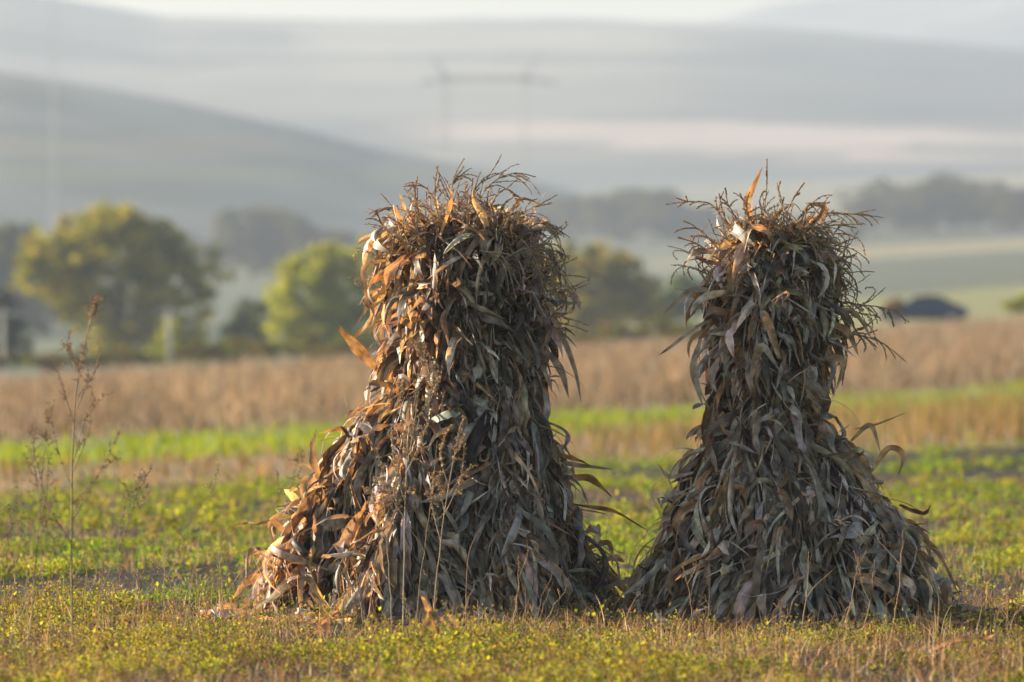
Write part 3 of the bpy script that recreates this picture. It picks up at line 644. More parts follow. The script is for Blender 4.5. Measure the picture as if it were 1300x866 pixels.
blades('dry_grass', x, y, r.uniform(.04, .17, n), r.uniform(.0015, .004, n), pick(DP, n), M_dryg, 'scattered straw grass over the weedy plot', 6, .6)
x, y = scatter(31, 78, 34); cv = rowcov(x, y); k = (zone(x, y)[0] < 0) & (cv > .5); x, y = x[k], y[k]; n = len(x)
blades('green_grass', x, y, r.uniform(.08, .2, n), r.uniform(.002, .005, n), pick([(.14, .2, .03), (.12, .19, .03), (.2, .22, .05)], n), M_grass, 'short green grass tufts on the weedy plot', 16, .5)
x, y = scatter(24, 60, 60); n = len(x); k = (zone(x, y)[0] < 0); x, y = x[k], y[k]; n = len(x)
blades('straw_litter', x, y, r.uniform(.02, .07, n), r.uniform(.003, .009, n), pick(DP*.8, n, .5), M_dryg, 'broken straw and leaf litter scattered on the soil', 26, 1.6)
# stubble strip
x, y = scatter(50, 150, 16, 1.9); a, b, c = zone(x, y); k = (a > 0) & (b < 1.5); x, y, a = x[k], y[k], a[k]; n = len(x)
tp = x/y*F+650; hs = .16+.34*sstep(500, 1150, tp)
blades('stubble', x, y, hs*r.uniform(.4, 1.2, n), r.uniform(.006, .016, n), pick([(.24, .17, .09), (.17, .12, .065), (.3, .22, .12), (.16, .16, .05), (.19, .17, .05)], n), M_dryg, 'brown weedy stubble strip before the bright green strip', 7, .5)
# bright green strip
x, y = scatter(60, 215, 15, 1.9); a, b, c = zone(x, y); k = (b > -2) & (c < 1.0) & (r.random(len(x)) < .15+.85*sstep(.34, .52, fbm(x*.5+5, y*.16, 3))); x, y = x[k], y[k]; n = len(x)
blades('young_crop', x, y, r.uniform(.12, .26, n), r.uniform(.008, .02, n), pick([(.19, .25, .02), (.22, .27, .02), (.16, .20, .02), (.24, .23, .035)], n, .15), M_grass, 'bright green young crop strip lit by the low sun', 8, .45)
# tall dry grass
x, y = scatter(80, 262, 12, 1.9); a, b, c = zone(x, y); k = (c > -.5); x, y = x[k], y[k]; n = len(x)
fam = fbm(x*.22, y*.06, 3); edge = 1-sstep(2, 14, c[k])
pal = np.array([(.38, .30, .22), (.29, .23, .17), (.19, .145, .11), (.46, .39, .30), (.24, .22, .11)])
ci = np.clip((fam*2.2-.6+r.normal(0, .35, n))*4, 0, 3).astype(int); ci[r.random(n) < .12] = 4
blades('tall_dry_grass', x, y, r.uniform(.1, .85, n)*(.5+.7*vnoise(x*.3, y*.1)+.45*(vnoise(x*.8, y*.4) > .74)), r.uniform(.006, .02, n), pal[ci]*r.uniform(.3, 1.15, (n, 1))*(1-.35*edge[:, None]), M_dryg, 'tall pinkish brown dry grass filling the back of the field', 9, 1.0)

# ------------------------------------------------------------------ dry weeds, each a thing of its own
def seeds(mb, r, P, per, size, colr, spread):
    P = np.asarray(P); n = len(P)*per; c = np.repeat(P, per, 0)+r.normal(0, spread, (n, 3))
    d = norm(r.normal(0, 1, (n, 3))+np.array([0, 0, .5])); a = norm(np.cross(d, r.normal(0, 1, (n, 3)))); b = np.cross(d, a); s = size*r.uniform(.5, 1.4, (n, 1))
    V = np.stack([c-d*s, c+a*s*.5, c+d*s, c-a*s*.5, c+b*s*.5, c-b*s*.5], 1); i = np.arange(n)[:, None]*6
    q = np.concatenate([i+np.array([[0, 1, 2, 3]]), i+np.array([[0, 4, 2, 5]])]); mb.add(V.reshape(-1, 3), q, np.repeat(np.array(colr)*r.uniform(.6, 1.5, (n, 1)), 6, 0))
def weed(label, pts, d, seed, branches=(), rad=.0035, fluff=1.0, colr=(.25, .185, .12), nseed=4, auto=0, cat='weed', group='dried weeds standing in the foreground', heads=True, sz=.0045, name='dry_weed'):
    r = np.random.default_rng(seed)
    x0, z0 = PX(pts[0][0], d), gz(PX(pts[0][0], d), d)
    org = np.array([x0, d, z0]); root = empty(name, org); tag(root, label, cat, group)
    stem = spline([[PX(a, d), d, PZ(b, d)] for a, b in pts], 18); stem[:, 1] += np.cumsum(r.normal(0, .006, 18)); stem[0] = org-[0, 0, .01]
    if auto:
        stem[1:, 0] += r.normal(0, .002, 17)
    mb = MB(); V, q = tube(stem-org, np.linspace(rad, rad*.35, 18), 5); mb.add(V, q, colr); mb.build('stem', M_weed, root)
    brs = [spline([[PX(a, d), d+o, PZ(b, d)] for (a, b), o in zip(bp, np.linspace(0, r.normal(0, .12), len(bp)))], 12) for bp in branches]
    for _ in range(auto):
        t = r.uniform(.4, .95); i = int(t*17); a = r.uniform(0, 2*pi); L = r.uniform(.08, .22)*(1.25-t)*2
        dv = norm(np.array([math.cos(a)*.6, math.sin(a)*.6, 1.])); P = [stem[i]]
        for k in range(8): dv = norm(dv+r.normal(0, .08, 3)+np.array([0, 0, -.02])); P.append(P[-1]+dv*L/8)
        brs.append(np.array(P))
    for b in brs:
        mb = MB(); V, q = tube(b-org, np.linspace(rad*.55, rad*.25, len(b)), 4); mb.add(V, q, np.array(colr)*.95)
        if heads:
            m_ = len(b); seeds(mb, r, b[m_//3:]-org, nseed*2, sz, np.array(colr)*1.25, .006*fluff)
            for _ in range(5):
                i = r.integers(m_//4, m_-1); dv = norm(r.normal(0, 1, 3)+np.array([0, 0, 1.])); tw = np.array([b[i]+dv*k*.012 for k in range(5)])
                V, q = tube(tw-org, .0008, 3); mb.add(V, q, colr); seeds(mb, r, tw[1:]-org, nseed, sz, np.array(colr)*1.25, .004*fluff)
        mb.build('branch', M_weed, root)
    if heads:
        mb = MB(); seeds(mb, r, stem[12:]-org, nseed*3, sz, np.array(colr)*1.25, .009*fluff); mb.build('seed_head', M_weed, root)
    return root
weed('tallest dried brown weed at the left with many side branches', [(93, 850), (91, 700), (93, 560), (100, 470), (112, 420), (122, 378)], 26.2, 31,
     [[(91, 690), (60, 640), (48, 590)], [(92, 660), (120, 610), (150, 575)], [(92, 640), (125, 600), (155, 540)], [(91, 620), (72, 575), (58, 520)], [(95, 580), (110, 530), (128, 510), (148, 498)],
      [(96, 545), (85, 500), (74, 455)], [(97, 520), (112, 480), (104, 440)], [(98, 505), (120, 470), (126, 430)], [(93, 600), (112, 550), (118, 500)], [(91, 720), (70, 690), (52, 660)], [(92, 740), (108, 700), (100, 640)], [(100, 470), (88, 445), (92, 420)]], .0048, .9, nseed=4, auto=6, sz=.0044)
weed('thin leaning dried weed left of the tallest weed', [(32, 860), (42, 760), (50, 650), (56, 570), (60, 510)], 25.8, 32, [[(44, 740), (30, 690), (28, 640)], [(50, 660), (62, 620), (66, 580)], [(53, 610), (44, 570), (46, 540)]], .004, .8, auto=5)
weed('short dried weed bending to the right beside the tallest weed', [(118, 850), (128, 760), (150, 700), (168, 645), (183, 600)], 27.2, 33, [[(150, 700), (152, 660), (160, 630)], [(165, 655), (178, 640), (184, 618)]], .0032, .8, auto=3)
weed('wispy dried weed cut by the left edge of the photo', [(8, 860), (2, 760), (-4, 690), (4, 640)], 26.5, 34, [[(0, 720), (12, 680), (14, 640)], [(2, 760), (-8, 720), (6, 690)], [(4, 700), (18, 660), (22, 610)]], .003, .8, auto=4)
weed('slender dried weed left of the larger shock reaching over the stubble', [(352, 700), (360, 650), (370, 610), (383, 570)], 33.0, 35, [[(362, 640), (352, 620), (350, 600)], [(368, 618), (380, 600), (386, 580)]], .0035, .7, auto=2)
weed('tall pale stalk with a purple tinted tip on the left plot', [(225, 850), (238, 780), (250, 700), (262, 640), (272, 615)], 27.0, 36, [], .0022, .5, colr=(.33, .27, .18), auto=1, nseed=2)
# fluffy weeds before the larger shock
weed('tallest fluffy brown weed standing before the larger shock', [(512, 800), (513, 720), (515, 620), (520, 540), (536, 470), (540, 440)], 27.6, 41,
     [[(515, 640), (500, 590), (496, 540)], [(516, 600), (535, 560), (548, 520)], [(518, 570), (508, 520), (512, 480)], [(520, 540), (545, 510), (560, 478)], [(515, 660), (492, 620), (480, 570)], [(517, 590), (526, 540), (530, 500)]], .004, .8, (.36, .275, .18), nseed=6, auto=5, sz=.0055)
weed('fluffy brown weed just right of the tallest one before the larger shock', [(548, 800), (556, 720), (566, 640), (578, 570), (588, 530)], 27.9, 42,
     [[(560, 690), (548, 640), (550, 600)], [(566, 650), (584, 610), (590, 570)], [(570, 620), (560, 580), (566, 550)]], .0035, .8, (.36, .275, .18), nseed=6, auto=4, sz=.0055)
weed('short fluffy weed left of the others before the larger shock', [(498, 800), (494, 720), (488, 640), (484, 590)], 27.7, 43, [[(492, 690), (478, 650), (474, 620)], [(490, 660), (502, 620), (508, 580)]], .003, 0.8, (.34, .26, .17), nseed=5, auto=3, sz=.006)
weed('bare reddish stalk before the foot of the larger shock', [(592, 800), (592, 750), (596, 700), (612, 668)], 28.2, 44, [], .003, .3, (.30, .17, .11), heads=False, auto=0)
weed('thin straight dry stalk before the larger shock', [(527, 800), (536, 720), (547, 640), (556, 560)], 28.0, 45, [], .0026, .3, (.30, .21, .12), heads=False, auto=1)
for i, (a, b, e, f, dd, lb) in enumerate([(652, 790, 658, 706, 28.2, 'short upright dry stalk before the middle of the larger shock'), (462, 800, 447, 715, 28.2, 'broken dry stem before the lower left of the larger shock'),
        (880, 800, 866, 716, 28.6, 'thin orange stalk before the lower left of the smaller shock'), (1015, 812, 1028, 700, 27.8, 'leaning dry stalk before the middle of the smaller shock'),
        (1094, 810, 1110, 712, 28.0, 'thick dry stalk before the right half of the smaller shock'), (1132, 805, 1146, 672, 27.6, 'tallest dry stalk before the right half of the smaller shock'),
        (1070, 800, 1090, 705, 28.2, 'pale curved stalk before the dark gap of the smaller shock'), (1200, 790, 1202, 690, 30.5, 'dry stem rising at the right foot of the smaller shock'),
        (1276, 840, 1280, 735, 27, 'brown blurred stalk near the right edge'), (1240, 805, 1246, 745, 28, 'short brown stalk right of the smaller shock')]):
    weed(lb, [(a, b), ((a+e)/2+3, (b+f)/2), (e, f)], dd, 60+i, [], .0042, .5, (.28, .19, .11), nseed=2, auto=1, sz=.004, heads=(i % 2 == 0), cat='stalk', group='dry stalks before the shocks', name='withered_plant')
# thin stems over the left weeds
r = np.random.default_rng(71)
lbs = ['red stemmed weed stub left of the larger shock', 'straw coloured stem left of the larger shock', 'dark dry stem in the left foreground', 'pale grass stalk over the dark furrow', 'bent brown stem in the left foreground', 'short seeded stem beside the left furrow']
for i, (a, b, e, f) in enumerate([(262, 800, 260, 756), (216, 800, 226, 745), (180, 850, 196, 776), (206, 770, 212, 690), (150, 850, 168, 770), (290, 820, 312, 700)]):
    weed(lbs[i], [(a, b), ((a+e)/2+r.normal(0, 3), (b+f)/2), (e, f)], 27.5 if i != 3 else 31, 80+i, [], .0025, .5, [(.30, .06, .06), (.36, .29, .18), (.16, .11, .08), (.38, .31, .2), (.2, .14, .09), (.26, .18, .11)][i], auto=2 if i else 0, heads=i > 0, nseed=2, sz=.004, cat='stalk', group='thin stems on the left plot', name='withered_plant')
# fine twiggy stems, many and alike
def twig_group(n, xr, dr_, hr, label, group, seed):
    r = np.random.default_rng(seed)
    for i in range(n):
        d = r.uniform(*dr_); x = PX(r.uniform(*xr), d); z = gz(x, d); h = r.uniform(*hr); org = np.array([x, d, z])
        k = np.cumsum(r.normal(0, .012, (9, 2)), 0); lean = r.normal(0, .25, 2); t = np.linspace(0, 1, 9)
        P = np.stack([lean[0]*h*t+k[:, 0]*t, lean[1]*h*t+k[:, 1]*t, h*t], -1); mb = MB(); c = np.array([.27, .19, .11])*r.uniform(.6, 1.4)
        V, q = tube(P, np.linspace(.0024, .001, 9), 4); mb.add(V, q, c)
        for _ in range(r.integers(1, 5)):
            j = r.integers(3, 8); dv = norm(np.array([r.normal(0, .8), r.normal(0, .8), 1])); L = h*r.uniform(.15, .35); B = np.array([P[j]+dv*L*s+np.array([0, 0, -.12*L*s*s]) for s in np.linspace(0, 1, 5)])
            V, q = tube(B, .0009, 3); mb.add(V, q, c); seeds(mb, r, B[2:], 2, .004, c*1.2, .003)
        seeds(mb, r, P[6:], 3, .004, c*1.2, .004)
        o = mb.build('withered_plant', M_weed); o.location = org; tag(o, label, 'stem', group)
twig_group(34, (300, 800), (26.5, 28.6), (.12, .34), 'fine branching dry stem among the weeds at the foot of the larger shock', 'fine dry stems before the larger shock', 90)
twig_group(26, (800, 1310), (25.5, 28.9), (.10, .30), 'fine dry stem among the weeds at the foot of the smaller shock', 'fine dry stems before the smaller shock', 91)
twig_group(34, (-10, 330), (25.5, 31), (.15, .50), 'fine dry stem rising from the weeds at the left', 'fine dry stems at the left', 92)
twig_group(26, (1150, 1320), (32, 44), (.2, .5), 'blurred fine stem on the weedy plot right of the smaller shock', 'fine stems right of the shocks', 93)

# loose corn leaves on the ground
def loose_leaf(label, strips, d, wd, colr, seed):
    r = np.random.default_rng(seed); x0 = PX(strips[0][0][0], d); org = np.array([x0, d, gz(x0, d)])
    mb = MB()
    for s, pts in enumerate(strips):
        P = spline([[PX(a, d), d+r.normal(0, .02), PZ(b, d)] for a, b in pts], 14); T = norm(np.gradient(P, axis=0)); S = norm(np.cross(T, np.array([r.normal(0, .3), -1., r.normal(0, .3)])))
        t_ = np.linspace(0, 1, 14); wv = wd*np.sin(np.clip(t_*2.4+.5, 0, pi/2))*np.clip((1-t_)*1.9, 0, 1)**.7+.001
        V, q, c2, uv = ribbons(P[None], S[None], wv[None], r.uniform(-.6, .6), .3, r, np.array([np.array(colr)*r.uniform(.8, 1.2)]), 5); mb.add(V-org, q, c2, uv)
    o = mb.build('corn_leaf', M_leaf); o.location = org; tag(o, label, 'corn leaf', 'loose corn leaves by the shocks'); return o
loose_leaf('bent dry corn leaf hanging over on its stub before the larger shock', [[(560, 825), (548, 790), (540, 765), (535, 757)], [(545, 775), (540, 800), (538, 830)], [(552, 790), (575, 785), (592, 812)], [(540, 770), (552, 782), (562, 838)]], 26.6, .013, (.34, .27, .19), 1)
loose_leaf('curled dark brown corn leaf lying in the left foreground', [[(205, 822), (225, 816), (245, 820)], [(206, 818), (214, 834), (222, 828)]], 26.0, .022, (.17, .11, .08), 2)
loose_leaf('pale crumpled corn leaf lying in the left foreground', [[(228, 822), (236, 830), (232, 850)]], 26.0, .02, (.42, .38, .34), 3)
loose_leaf('pointed tan corn leaf at the left foot of the larger shock', [[(398, 815), (408, 800), (415, 785)], [(412, 822), (415, 800), (404, 790)]], 28.2, .03, (.40, .28, .17), 4)
loose_leaf('white scrap of corn leaf low before the gap of the shocks', [[(738, 862), (752, 860), (764, 864)]], 24.9, .016, (.6, .56, .5), 5)
loose_leaf('pale scrap of corn leaf lying at the lower right', [[(1166, 832), (1176, 826), (1184, 838)]], 26.2, .018, (.55, .5, .42), 6)
loose_leaf('orange scrap of corn leaf at the bottom before the larger shock', [[(336, 862), (334, 850), (338, 838)]], 25.2, .016, (.48, .26, .12), 7)
loose_leaf('thin pale straw lying across the weeds before the larger shock', [[(586, 832), (605, 842), (626, 856)]], 26.0, .006, (.5, .38, .25), 8)
loose_leaf('long dry straw lying at the lower right corner', [[(1180, 826), (1215, 812), (1250, 810), (1262, 806)]], 26.4, .010, (.42, .33, .22), 9)

# ------------------------------------------------------------------ trees
def crown_mesh(name, lobes, nleaf, size, pal, seed, flat=1.0):
    """lobes: (x,y,z,rx,ry,rz) ellipsoids; leaves gathered in sprays with gaps between"""
    r = np.random.default_rng(seed); lo = np.array(lobes, float); vol = lo[:, 3]*lo[:, 4]*lo[:, 5]; ncl = max(40, nleaf//45)
    li = r.choice(len(lo), ncl, p=vol**.75/np.sum(vol**.75)); u = norm(r.normal(0, 1, (ncl, 3)))*(r.uniform(.12, 1.06, (ncl, 1))**.45)
    cc = lo[li, :3]+u*lo[li, 3:]; rs = lo[li, 3:].mean(1)*r.uniform(.10, .26, ncl)
    k = np.repeat(np.arange(ncl), 45); n = len(k)
    p = cc[k]+r.normal(0, 1, (n, 3))*np.array([1, 1, .6])*rs[k, None]*.62
    d = norm(r.normal(0, 1, (n, 3))); s = norm(np.cross(d, r.normal(0, 1, (n, 3)))); L = size*r.uniform(.5, 1.3, (n, 1))
    V = np.stack([p-d*L, p+s*L*.55, p+d*L, p-s*L*.55], 1); q = np.arange(n*4).reshape(n, 4)
    ci = np.clip((r.random(ncl)[k]+r.normal(0, .15, n))*len(pal), 0, len(pal)-1).astype(int)
    col = np.array(pal)[ci]*r.uniform(.8, 1.2, (n, 1))
    return V.reshape(-1, 3), q, np.repeat(col, 4, 0)
def tree(label, px, d, base_z, lobes_px, nleaf, size, pal, seed, group=None, trunk=.28, name='tree', cat='tree'):
    """lobes_px: (px, py, rx_px, ry_px) seen from the camera; depth equals width"""
    r = np.random.default_rng(seed); x = PX(px, d); org = np.array([x, d, base_z]); s = d/F
    root = empty(name, org); tag(root, label, cat, group)
    lobes = [(PX(a, d)-x, r.normal(0, .35)*rx*s, PZ(b, d)-base_z, rx*s, rx*s*1.0, ry*s) for a, b, rx, ry in lobes_px]
    V, q, c = crown_mesh('crown', lobes, nleaf, size, pal, seed); mesh_np('crown', V, q, M_crown, root, c, smooth=False)
    mb = MB(); zt = np.mean([l[2] for l in lobes]); P = spline([[0, 0, -.3], [r.normal(0, .2), 0, zt*.45], [r.normal(0, .3), 0, zt]], 10)
    V, q = tube(P, np.linspace(trunk, trunk*.35, 10), 9); mb.add(V, q); mb.build('trunk', M_bark, root)
    mb = MB()
    for l in lobes:
        for _ in range(2):
            e = np.array(l[:3])+r.normal(0, .35, 3)*np.array(l[3:]); st = P[r.integers(3, 7)]; B = spline([st, (st+e)/2+np.array([0, 0, -.1*abs(e[0]-st[0])]), e], 8)
            V, q = tube(B, np.linspace(trunk*.42, trunk*.08, 8), 6); mb.add(V, q)
    mb.build('limbs', M_bark, root)
    return root
YG = [(.15, .17, .02), (.25, .26, .025), (.34, .31, .025), (.38, .30, .03), (.06, .08, .02)]
YL = [(.24, .28, .03), (.32, .35, .035), (.38, .36, .04), (.16, .20, .03)]
OL = [(.24, .20, .03), (.28, .24, .03), (.30, .22, .03), (.14, .15, .03)]
DK = [(.03, .05, .025), (.045, .065, .03), (.06, .075, .03)]
HZ = [(.05, .075, .035), (.07, .09, .04), (.09, .10, .045), (.12, .11, .05)]
tree('large round tree with yellow green foliage at the left', 152, 380, gz(PX(152, 380), 380), [(150, 325, 74, 64), (86, 335, 60, 54), (50, 335, 38, 34), (210, 345, 54, 58), (258, 358, 34, 44), (150, 285, 50, 30), (106, 298, 44, 34),
     (130, 400, 52, 34), (215, 410, 48, 36), (190, 300, 34, 28), (95, 385, 34, 26), (170, 440, 70, 18)], 27000, .20, YG, 1, trunk=.3)
tree('bright yellow green tree just left of the larger shock', 400, 350, gz(PX(400, 350), 350), [(400, 380, 50, 58), (372, 400, 36, 46), (440, 370, 44, 54), (470, 345, 34, 42), (380, 345, 28, 26), (420, 335, 30, 26), (400, 430, 56, 28), (470, 410, 40, 40), (500, 370, 30, 40)], 20000, .18, YL, 2, trunk=.22)
tree('olive brown round tree between the two shocks', 755, 420, gz(PX(755, 420), 420), [(755, 355, 52, 48), (725, 345, 40, 38), (795, 368, 40, 42), (750, 395, 66, 26), (700, 362, 34, 42), (815, 385, 34, 30)], 17000, .22, OL, 3, trunk=.25)
tree('small green tree left of the smaller shock', 868, 440, gz(PX(868, 440), 440), [(868, 372, 24, 26), (850, 388, 26, 18), (888, 380, 22, 22)], 5000, .2, [(.06, .10, .03), (.10, .14, .03)], 4, trunk=.15)
tree('low olive bush right of the olive brown tree', 820, 440, gz(PX(820, 440), 440), [(820, 392, 26, 20), (840, 398, 24, 14), (800, 396, 22, 16)], 4000, .2, OL, 5, trunk=.1, name='bush', cat='bush')
tree('dark narrow evergreen between the two yellow green trees', 315, 370, gz(PX(315, 370), 370), [(318, 420, 26, 40), (300, 435, 26, 30), (335, 405, 18, 28), (288, 446, 22, 20)], 8000, .16, DK, 6, trunk=.15)
tree('dark bushy tree at the left edge behind the dry grass', 8, 340, gz(PX(8, 340), 340), [(5, 425, 30, 36), (-25, 410, 36, 44), (24, 445, 20, 26), (10, 385, 16, 20)], 8000, .16, DK, 7, trunk=.15)
tree('low leafy bush under the large left tree', 235, 360, gz(PX(235, 360), 360), [(222, 428, 24, 28), (250, 440, 22, 20), (205, 450, 26, 16)], 4500, .16, YL, 8, trunk=.08, name='bush', cat='bush')
tree('yellow green bush at the right edge behind the dry grass', 1296, 290, gz(PX(1296, 290), 290), [(1288, 388, 16, 10), (1306, 384, 18, 12)], 2200, .1, YL, 9, trunk=.05, name='bush', cat='bush')
tree('small reddish bush beside the dark blue car', 1141, 283, gz(PX(1141, 283), 283), [(1141, 384, 9, 10), (1132, 390, 10, 8)], 1500, .08, [(.22, .09, .05), (.17, .09, .05)], 10, trunk=.03, name='bush', cat='bush')
# blurred brown bushes along the far edge of the dry grass
r = np.random.default_rng(14)
for i, px in enumerate([-10, 60, 110, 165, 250, 300, 350, 400, 440, 470, 720, 780, 840, 880]):
    dd = 268+r.uniform(-4, 10); py = 458-px*.045+r.uniform(-4, 3)
    tree('low brown bush along the back edge of the dry grass', px, dd, gz(PX(px, dd), dd), [(px, py, 30, 13), (px+22, py+4, 26, 10), (px-18, py+5, 22, 9)], 2000, .1, [(.16, .11, .06), (.13, .13, .05), (.10, .13, .04)], 300+i, 'brown bushes behind the dry grass', .03, 'bush', 'bush')
# hazy trees: four shapes, copied
def copy_tree(o, loc, scl, rz):
    c = o.copy(); C.objects.link(c); c.location = loc; c.scale = scl; c.rotation_euler = (0, 0, rz)
    for ch in [k for k in o.children]:
        k = ch.copy(); C.objects.link(k); k.parent = c
    return c
protos = []
for s in range(4):
    r = np.random.default_rng(400+s); lob = [(650+r.normal(0, 16), 433-r.uniform(22, 72), r.uniform(15, 26), r.uniform(14, 24)) for _ in range(8)]
    d0 = 1000.; p = tree('hazy tree', 650, d0, PZ(433, d0), lob, 7000, .42, HZ, 400+s, 'hazy trees', .3); protos.append(p)
first = [True]*4
rr_ = np.random.default_rng(8)
def hazy(pxs, d, tops, label, group, wide=1.0, basepy=None):
    for px, top in zip(pxs, tops):
        dd = d*rr_.uniform(.96, 1.04); x = PX(px, dd); z = gz(x, dd)
        if basepy is not None: z = min(z, PZ(basepy, dd))
        hgt = PZ(top, dd)-z; s = hgt/(95*1000/F)
        k = rr_.integers(4); loc = (x, dd, z); scl = (s*wide*rr_.uniform(.9, 1.25), s*wide, s); rz = rr_.uniform(0, 6)
        if first[k]: o = protos[k]; o.location = loc; o.scale = scl; o.rotation_euler = (0, 0, rz); first[k] = False
        else: o = copy_tree(protos[k], loc, scl, rz)
        tag(o, label, 'tree', group)
hazy([1105, 1130, 1160, 1185, 1212, 1240, 1268, 1295, 1330, 1148, 1225, 1280], 1400, [240, 222, 232, 220, 214, 222, 236, 232, 240, 250, 240, 252], 'blue hazy tree in the wood beyond the far field at the right', 'hazy wood at the right', 1.7)
hazy([705, 735, 765, 800, 830, 862, 895, 925, 715, 785, 845, 905, 750, 820], 1450, [252, 238, 244, 232, 236, 246, 256, 268, 290, 280, 285, 298, 305, 310], 'pale blue hazy tree in the wood seen between the two shocks', 'hazy wood between the shocks', 1.8)
hazy([262, 290, 318, 345, 372, 400, 425, 450], 1150, [295, 270, 255, 252, 262, 275, 285, 292], 'hazy tree seen between the two yellow green trees', 'hazy trees behind the left trees', 1.3)
hazy([-40, -10, 15, 40, 75, 110], 720, [262, 275, 285, 310, 340, 350], 'dim bluish tree at the far left behind the large tree', 'dim trees at the far left', 1.3)
hazy([975, 1010, 1050, 1085], 1250, [290, 285, 288, 280], 'faint tree behind the head of the smaller shock', 'faint trees behind the smaller shock', 1.2)
# trees on the foothill ridge
fd = 1840.
for i, (px, top) in enumerate([(60, 104), (100, 108), (186, 122), (200, 128), (262, 138), (368, 158), (382, 164), (440, 180), (452, 182), (520, 200)]):
    z = PZ(np.interp(px, [0, 120, 200, 300, 380, 470, 560], [98, 116, 130, 150, 168, 192, 210])+3, fd); s = (PZ(top, fd)-z)/(95*1000/F)
    o = copy_tree(protos[i % 4], (PX(px, fd), fd, z), (s*1.3, s*1.3, s*1.05), i*1.3); tag(o, 'faint tree on the ridge of the left hill', 'tree', 'trees on the left ridge')

# ------------------------------------------------------------------ pylons, poles, car
M_steel = plain_mat('galvanised_steel', (.20, .21, .22), .6, .2)
def bar(mb, a, b, w):
    V, q = tube(np.array([a, b], float), w, 4); mb.add(V, q)
def lattice(mb, a, b, w0, w1, n, t):
    a = np.array(a, float); b = np.array(b, float); ax = norm(b-a); s1 = norm(np.cross(ax, [0, 1, .01])); s2 = np.cross(ax, s1)
    C4 = [(1, 1), (1, -1), (-1, -1), (-1, 1)]
    pt = lambda k, c: a+(b-a)*k/n+(s1*c[0]+s2*c[1])*(w0+(w1-w0)*k/n)
    for c in C4: bar(mb, pt(0, c), pt(n, c), t)
    for k in range(n):
        for i in range(4):
            bar(mb, pt(k, C4[i]), pt(k+1, C4[(i+1) % 4]), t*.6); bar(mb, pt(k, C4[(i+1) % 4]), pt(k+1, C4[i]), t*.6)
def pylon(label, px1, px2, d, pybeam, pyhorn, ext1, ext2):
    xm = PX((px1+px2)/2, d); z = gz(xm, d); root = empty('power_pylon', (xm, d, z)); tag(root, label, 'pylon', 'portal power pylons')
    zb = PZ(pybeam, d)-z; x1 = PX(px1, d)-xm; x2 = PX(px2, d)-xm; zh = PZ(pyhorn, d)-z
    for x in (x1, x2):
        mb = MB(); lattice(mb, (x, 0, 0), (x, 0, zb+1), .8, .45, 14, .08); mb.build('mast', M_steel, root)
    mb = MB(); lattice(mb, (PX(ext1, d)-xm, 0, zb-1.0), (x1, 0, zb), .2, .55, 4, .09); lattice(mb, (x1, 0, zb), (x2, 0, zb), .55, .55, 12, .09); lattice(mb, (x2, 0, zb), (PX(ext2, d)-xm, 0, zb-1.0), .55, .2, 4, .09); mb.build('crossarm', M_steel, root)
    for x, sg in ((x1, -1), (x2, 1)):
        mb = MB(); lattice(mb, (x, 0, zb), (x+sg*2.8, 0, zh), .45, .15, 4, .08); mb.build('horn', M_steel, root)
pylon('hazy twin masted portal pylon standing above the larger shock', 566, 666, 1300, 100, 72, 533, 706)
def single(label, px, d, top):
    x = PX(px, d); z = gz(x, d); root = empty('power_pylon', (x, d, z)); tag(root, label, 'pylon'); h = PZ(top, d)-z
    mb = MB(); lattice(mb, (0, 0, 0), (0, 0, h), .5, .25, 18, .045); mb.build('mast', M_steel, root)
    mb = MB(); lattice(mb, (-5, 0, h-6), (5, 0, h-6), .4, .4, 6, .1); mb.build('crossarm', M_steel, root)
single('faint lattice pylon at the top left of the photo', 68, 1340, -70)
M_conc = plain_mat('concrete', (.36, .35, .33), .85)
for px, lb in ((215, 'pale concrete utility pole before the large left tree'), (4, 'concrete utility pole at the left edge')):
    d = 335.; x = PX(px, d); z = gz(x, d); root = empty('utility_pole', (x, d, z)); tag(root, lb, 'utility pole', 'utility poles'); h = PZ(392, d)-z
    mb = MB(); V, q = tube([(0, 0, -.2), (0, 0, h)], [.17, .11], 8); mb.add(V, q); mb.build('pole', M_conc, root)
    mb = MB(); bar(mb, (-.7, 0, h-.3), (.7, 0, h-.3), .06); mb.build('crossarm', M_conc, root)
    for s in (-.6, 0, .6):
        mb = MB(); V, q = tube([(s, 0, h-.25), (s, 0, h-.12), (s, 0, h-.02)], [.035, .05, .02], 6); mb.add(V, q); mb.build('insulator', M_conc, root)
d = 335.; mb = MB(); xa, xb = PX(4, d), PX(215, d); ha = PZ(392, d)-.02; 
P = np.array([[xa+(xb-xa)*t, d, ha-.9*4*t*(1-t)] for t in np.linspace(0, 1, 24)]); V, q = tube(P-[xa, d, ha], .014, 4); mb.add(V, q, (.1, .1, .1)); o = mb.build('power_line', M_steel); o.location = (xa, d, ha); tag(o, 'thin sagging wire strung between the two utility poles', 'wire')

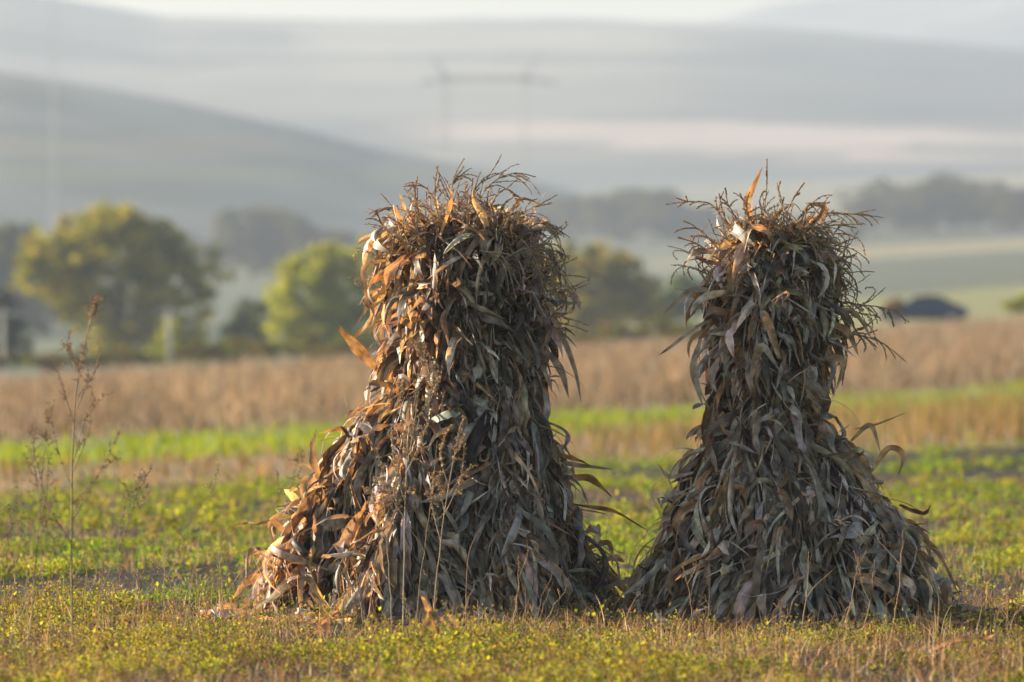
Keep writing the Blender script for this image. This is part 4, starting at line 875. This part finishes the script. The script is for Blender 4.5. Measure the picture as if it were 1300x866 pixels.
# dark blue car half hidden behind the grass
M_paint = plain_mat('dark_blue_paint', (.015, .03, .075), .35, 0, .05); M_glass = plain_mat('car_glass', (.03, .035, .04), .12, 0, .05); M_tyre = plain_mat('rubber', (.02, .02, .02), .9); M_rim = plain_mat('wheel_rim', (.35, .35, .36), .4, .7)
cd = 284.; cxm = PX(1172, cd); cz = gz(cxm, cd); car = empty('parked_car', (cxm, cd, cz)); tag(car, 'dark blue car half hidden behind the dry grass at the right', 'car')
def car_body():
    L = 4.4; secs = []
    for x, zt, zb, w in [(-2.2, .62, .38, .62), (-2.1, .78, .28, .78), (-1.3, .90, .25, .86), (-.7, .95, .24, .88), (.9, .97, .24, .88), (1.6, .98, .27, .86), (2.1, .9, .32, .78), (2.2, .7, .4, .66)]:
        secs.append([(x, -w, zb+.08), (x, -w*1.02, (zt+zb)/2), (x, -w*.93, zt-.03), (x, -w*.6, zt), (x, w*.6, zt), (x, w*.93, zt-.03), (x, w*1.02, (zt+zb)/2), (x, w, zb+.08), (x, w*.7, zb), (x, -w*.7, zb)])
    S = np.array(secs); K, n, _ = S.shape; i = np.arange(K*n).reshape(K, n); j = np.roll(i, -1, 1)
    q = np.stack([i[:-1], j[:-1], j[1:], i[1:]], -1).reshape(-1, 4)
    caps = [[i[0, a], i[0, a+1], i[0, n-2-a], i[0, n-1-a]] for a in range(n//2-1)]+[[i[-1, a], i[-1, a+1], i[-1, n-2-a], i[-1, n-1-a]] for a in range(n//2-1)]
    return S.reshape(-1, 3), np.concatenate([q, np.array(caps)])
mb = MB(); mb.add(*car_body()); mb.build('body', M_paint, car)
gp = [(-1.15, .93), (-.45, 1.40), (.7, 1.45), (1.75, .96)]
V = np.array([[x, s*(.80 if z < 1 else .62), z] for x, z in gp for s in (-1, 1)])
mb = MB(); mb.add(V, [[0, 1, 3, 2], [4, 5, 7, 6], [0, 2, 4, 6], [1, 3, 5, 7]]); mb.build('window', M_glass, car, smooth=False)
V = np.array([[x, y, z] for x, y, z in [(-.5, -.64, 1.40), (-.5, .64, 1.40), (.1, .66, 1.47), (.1, -.66, 1.47), (.75, .64, 1.455), (.75, -.64, 1.455), (1.05, .6, 1.37), (1.05, -.6, 1.37)]]); V2 = np.concatenate([V, V-[0, 0, .04]])
mb = MB(); mb.add(V2, [[0, 1, 2, 3], [3, 2, 4, 5], [5, 4, 6, 7], [8, 11, 10, 9], [11, 13, 12, 10], [13, 15, 14, 12], [0, 3, 11, 8], [3, 5, 13, 11], [5, 7, 15, 13], [1, 9, 10, 2], [2, 10, 12, 4], [4, 12, 14, 6], [0, 8, 9, 1], [7, 6, 14, 15]]); mb.build('roof', M_paint, car, smooth=False)
for x in (-1.35, 1.35):
    for y in (-.82, .82):
        mb = MB(); V, q = tube([(x, y-.1, .31), (x, y-.09, .31), (x, y+.09, .31), (x, y+.1, .31)], [.24, .31, .31, .24], 16); mb.add(V, q); w = mb.build('wheel', M_tyre, car)
        mb = MB(); V, q = tube([(x, y-.11, .31), (x, y-.105, .31), (x, y+.105, .31), (x, y+.11, .31)], [.02, .2, .2, .02], 12); mb.add(V, q); mb.build('rim', M_rim, w)
for y in (-.6, .6):
    mb = MB(); V, q = tube([(-2.2, y, .62), (-2.12, y, .66), (-2.0, y, .7)], [.04, .09, .05], 8); mb.add(V, q); mb.build('headlight', M_rim, car)
